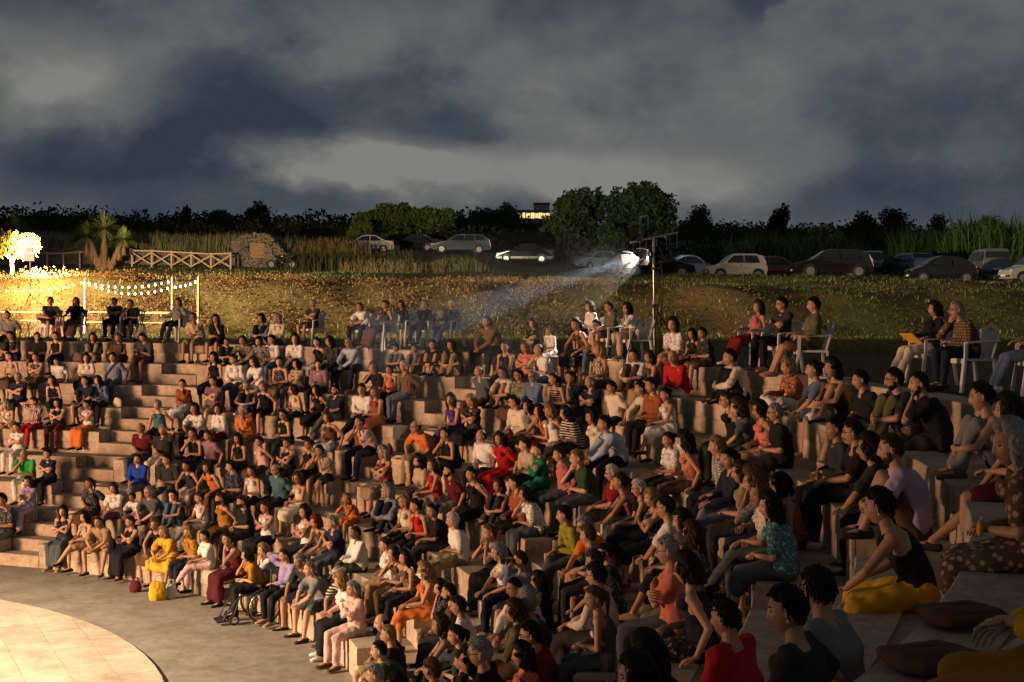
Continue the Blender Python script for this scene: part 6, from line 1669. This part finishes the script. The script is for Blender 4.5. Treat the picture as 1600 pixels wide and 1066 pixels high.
for x, y, k, l in ((57, 690, 5, 'pale teal cushion behind the all white outfit'), (12, 722, 6, 'pale teal cushion at the left edge below the white trousers'), (66, 722, 6, 'pale teal cushion between green t-shirt and navy t-shirt')): cushion(on_z(x, y, tier_z(k)), mat('teal_cloth', (.25, .42, .42), .9, .2, 6), l, .3)
pp = on_z(71, 676, tier_z(5)); pt = empty('potted_palm', pp, 0, 'potted palm with arching fronds and a pale pot in the left block', 'plant')
g = G(); g.cyl((0, 0, .16), (0, 0, 1), .11, .32, 16, r2=.15); g.obj('pot', cloth_mat('cream'), pt, True); link('fronds', quads_mesh('fronds', np.concatenate([rosette((0, 0, .34 + q * .06), .55, 46, .15 * (q % 2), .03) for q in range(4)]), leaf_mat('palm_leaf', (.04, .075, .025), (.11, .16, .05)), 5), pt)
# belongings left on the treads
rb = random.Random(3); seated = [p for p in people if p['k'] >= 1]
for i, p in enumerate(rb.sample(seated, 16)):
    t = p['th'] + rb.choice((-1, 1)) * math.degrees(.40 / tier_r(p['k'])); c = rb.choice(['black', 'brown', 'tan', 'navy', 'cream', 'maroon'])
    bag('shoulder_bag', pol(t, tier_r(p['k']) + .34, tier_z(p['k']) + .002), (.28, .13, .20), cloth_mat(c), c + ' shoulder bag beside ' + p['base'] + p['bw'] + ', ' + ROWW[p['k']], False, -R(t) + rb.uniform(-.5, .5))
# folder and laps
q = find(1457, 472); w = q['o'].matrix_basis @ Vector((.02, -.36, .24)); fo_ = empty('folder', w, q['rz'], 'yellow paper folder in the lap of the person with black top and cream trousers', 'folder'); g = G(); g.box((0, 0, 0), (.30, .22, .012), rot=(R(-35), 0, .2)); g.obj('cover', cloth_mat('yellow'), fo_); g = G(); g.box((0, .004, .010), (.28, .20, .006), rot=(R(-35), 0, .2)); g.obj('sheet', cloth_mat('cream'), fo_)
q = find(1577, 661); w = q['o'].matrix_basis @ Vector((.02, -.30, .22)); pu = empty('purse', w, q['rz'], 'small yellow purse in the lap of the grey-haired seated person', 'purse'); g = G(); g.tube([(-.07, 0, -.01), (.07, 0, .0)], [(.022, .05), (.020, .045)], 12, ref=(0, 1, 0)); g.obj('purse_body', cloth_mat('yellow'), pu, True); g = G(); g.tube([(-.08, 0, .05), (.08, 0, .05)], [.006] * 2, 6); g.obj('clasp', STEEL, pu)
# black dog behind the child in white
qd = find(857, 510); dl = qd['pos'] + Vector((.62, .55, 0)); dl.z = Z_TER
dgm = G()
dgm.tube([(0, .30, .20), (0, .16, .36), (0, -.10, .50), (0, -.24, .60)], [(.13, .15), (.13, .16), (.12, .15), (.09, .10)], 12); dgm.tube([(0, -.22, .58), (0, -.30, .72), (0, -.34, .76)], [.085, .075, .085], 10); dgm.tube([(0, -.36, .77), (0, -.46, .74), (0, -.53, .72)], [.07, .045, .034], 10)
for s in (-1, 1):
    dgm.tube([(s * .09, -.16, .48), (s * .09, -.17, .25), (s * .09, -.16, .04)], [.055, .035, .028], 8); dgm.tube([(s * .09, -.16, .03), (s * .09, -.22, .025)], [.03, .026], 8)
    dgm.tube([(s * .11, .26, .22), (s * .14, .06, .20), (s * .13, .20, .06), (s * .13, .06, .035)], [.09, .07, .04, .028], 8); dgm.tube([(s * .06, -.31, .83), (s * .085, -.30, .78), (s * .09, -.31, .70)], [(.02, .012), (.028, .012), (.014, .008)], 8)
dgm.tube([(0, .36, .14), (0, .50, .06), (.08, .62, .05)], [.035, .028, .012], 8)
me_ = remesh(dgm, .014, 2, .6); me_.materials.append(mat('dog_fur', (.012, .011, .011), .6, .3, 30, .5, 90)); d = np.array(AIM) - np.array((dl.x, dl.y)); tag(link('dog', me_, None, dl, (0, 0, math.atan2(d[0], -d[1]) + .5)), 'black dog sitting behind the child in white on the terrace edge', 'dog')
g = G(); c = on_z(984, 578, Z_TER) if False else Vector(find(994, 474)['pos']) + Vector((-.15, -.45, 0))
cn = empty('walking_stick', c, 0, 'thin walking stick leaning at the white armchair beside the light stand', 'stick'); g.tube([(-.12, -.10, .012), (.18, .18, .82)], [.011, .011], 8); g.obj('shaft', BLACK, cn, True); g = G(); g.tube([(.18, .18, .82), (.20, .20, .88), (.14, .15, .90)], [.013, .013, .011], 8); g.obj('handle', WOOD_O, cn, True)
bpy.data.scenes.remove(TMP)
for o_ in [tmp_ob]: bpy.data.objects.remove(o_)
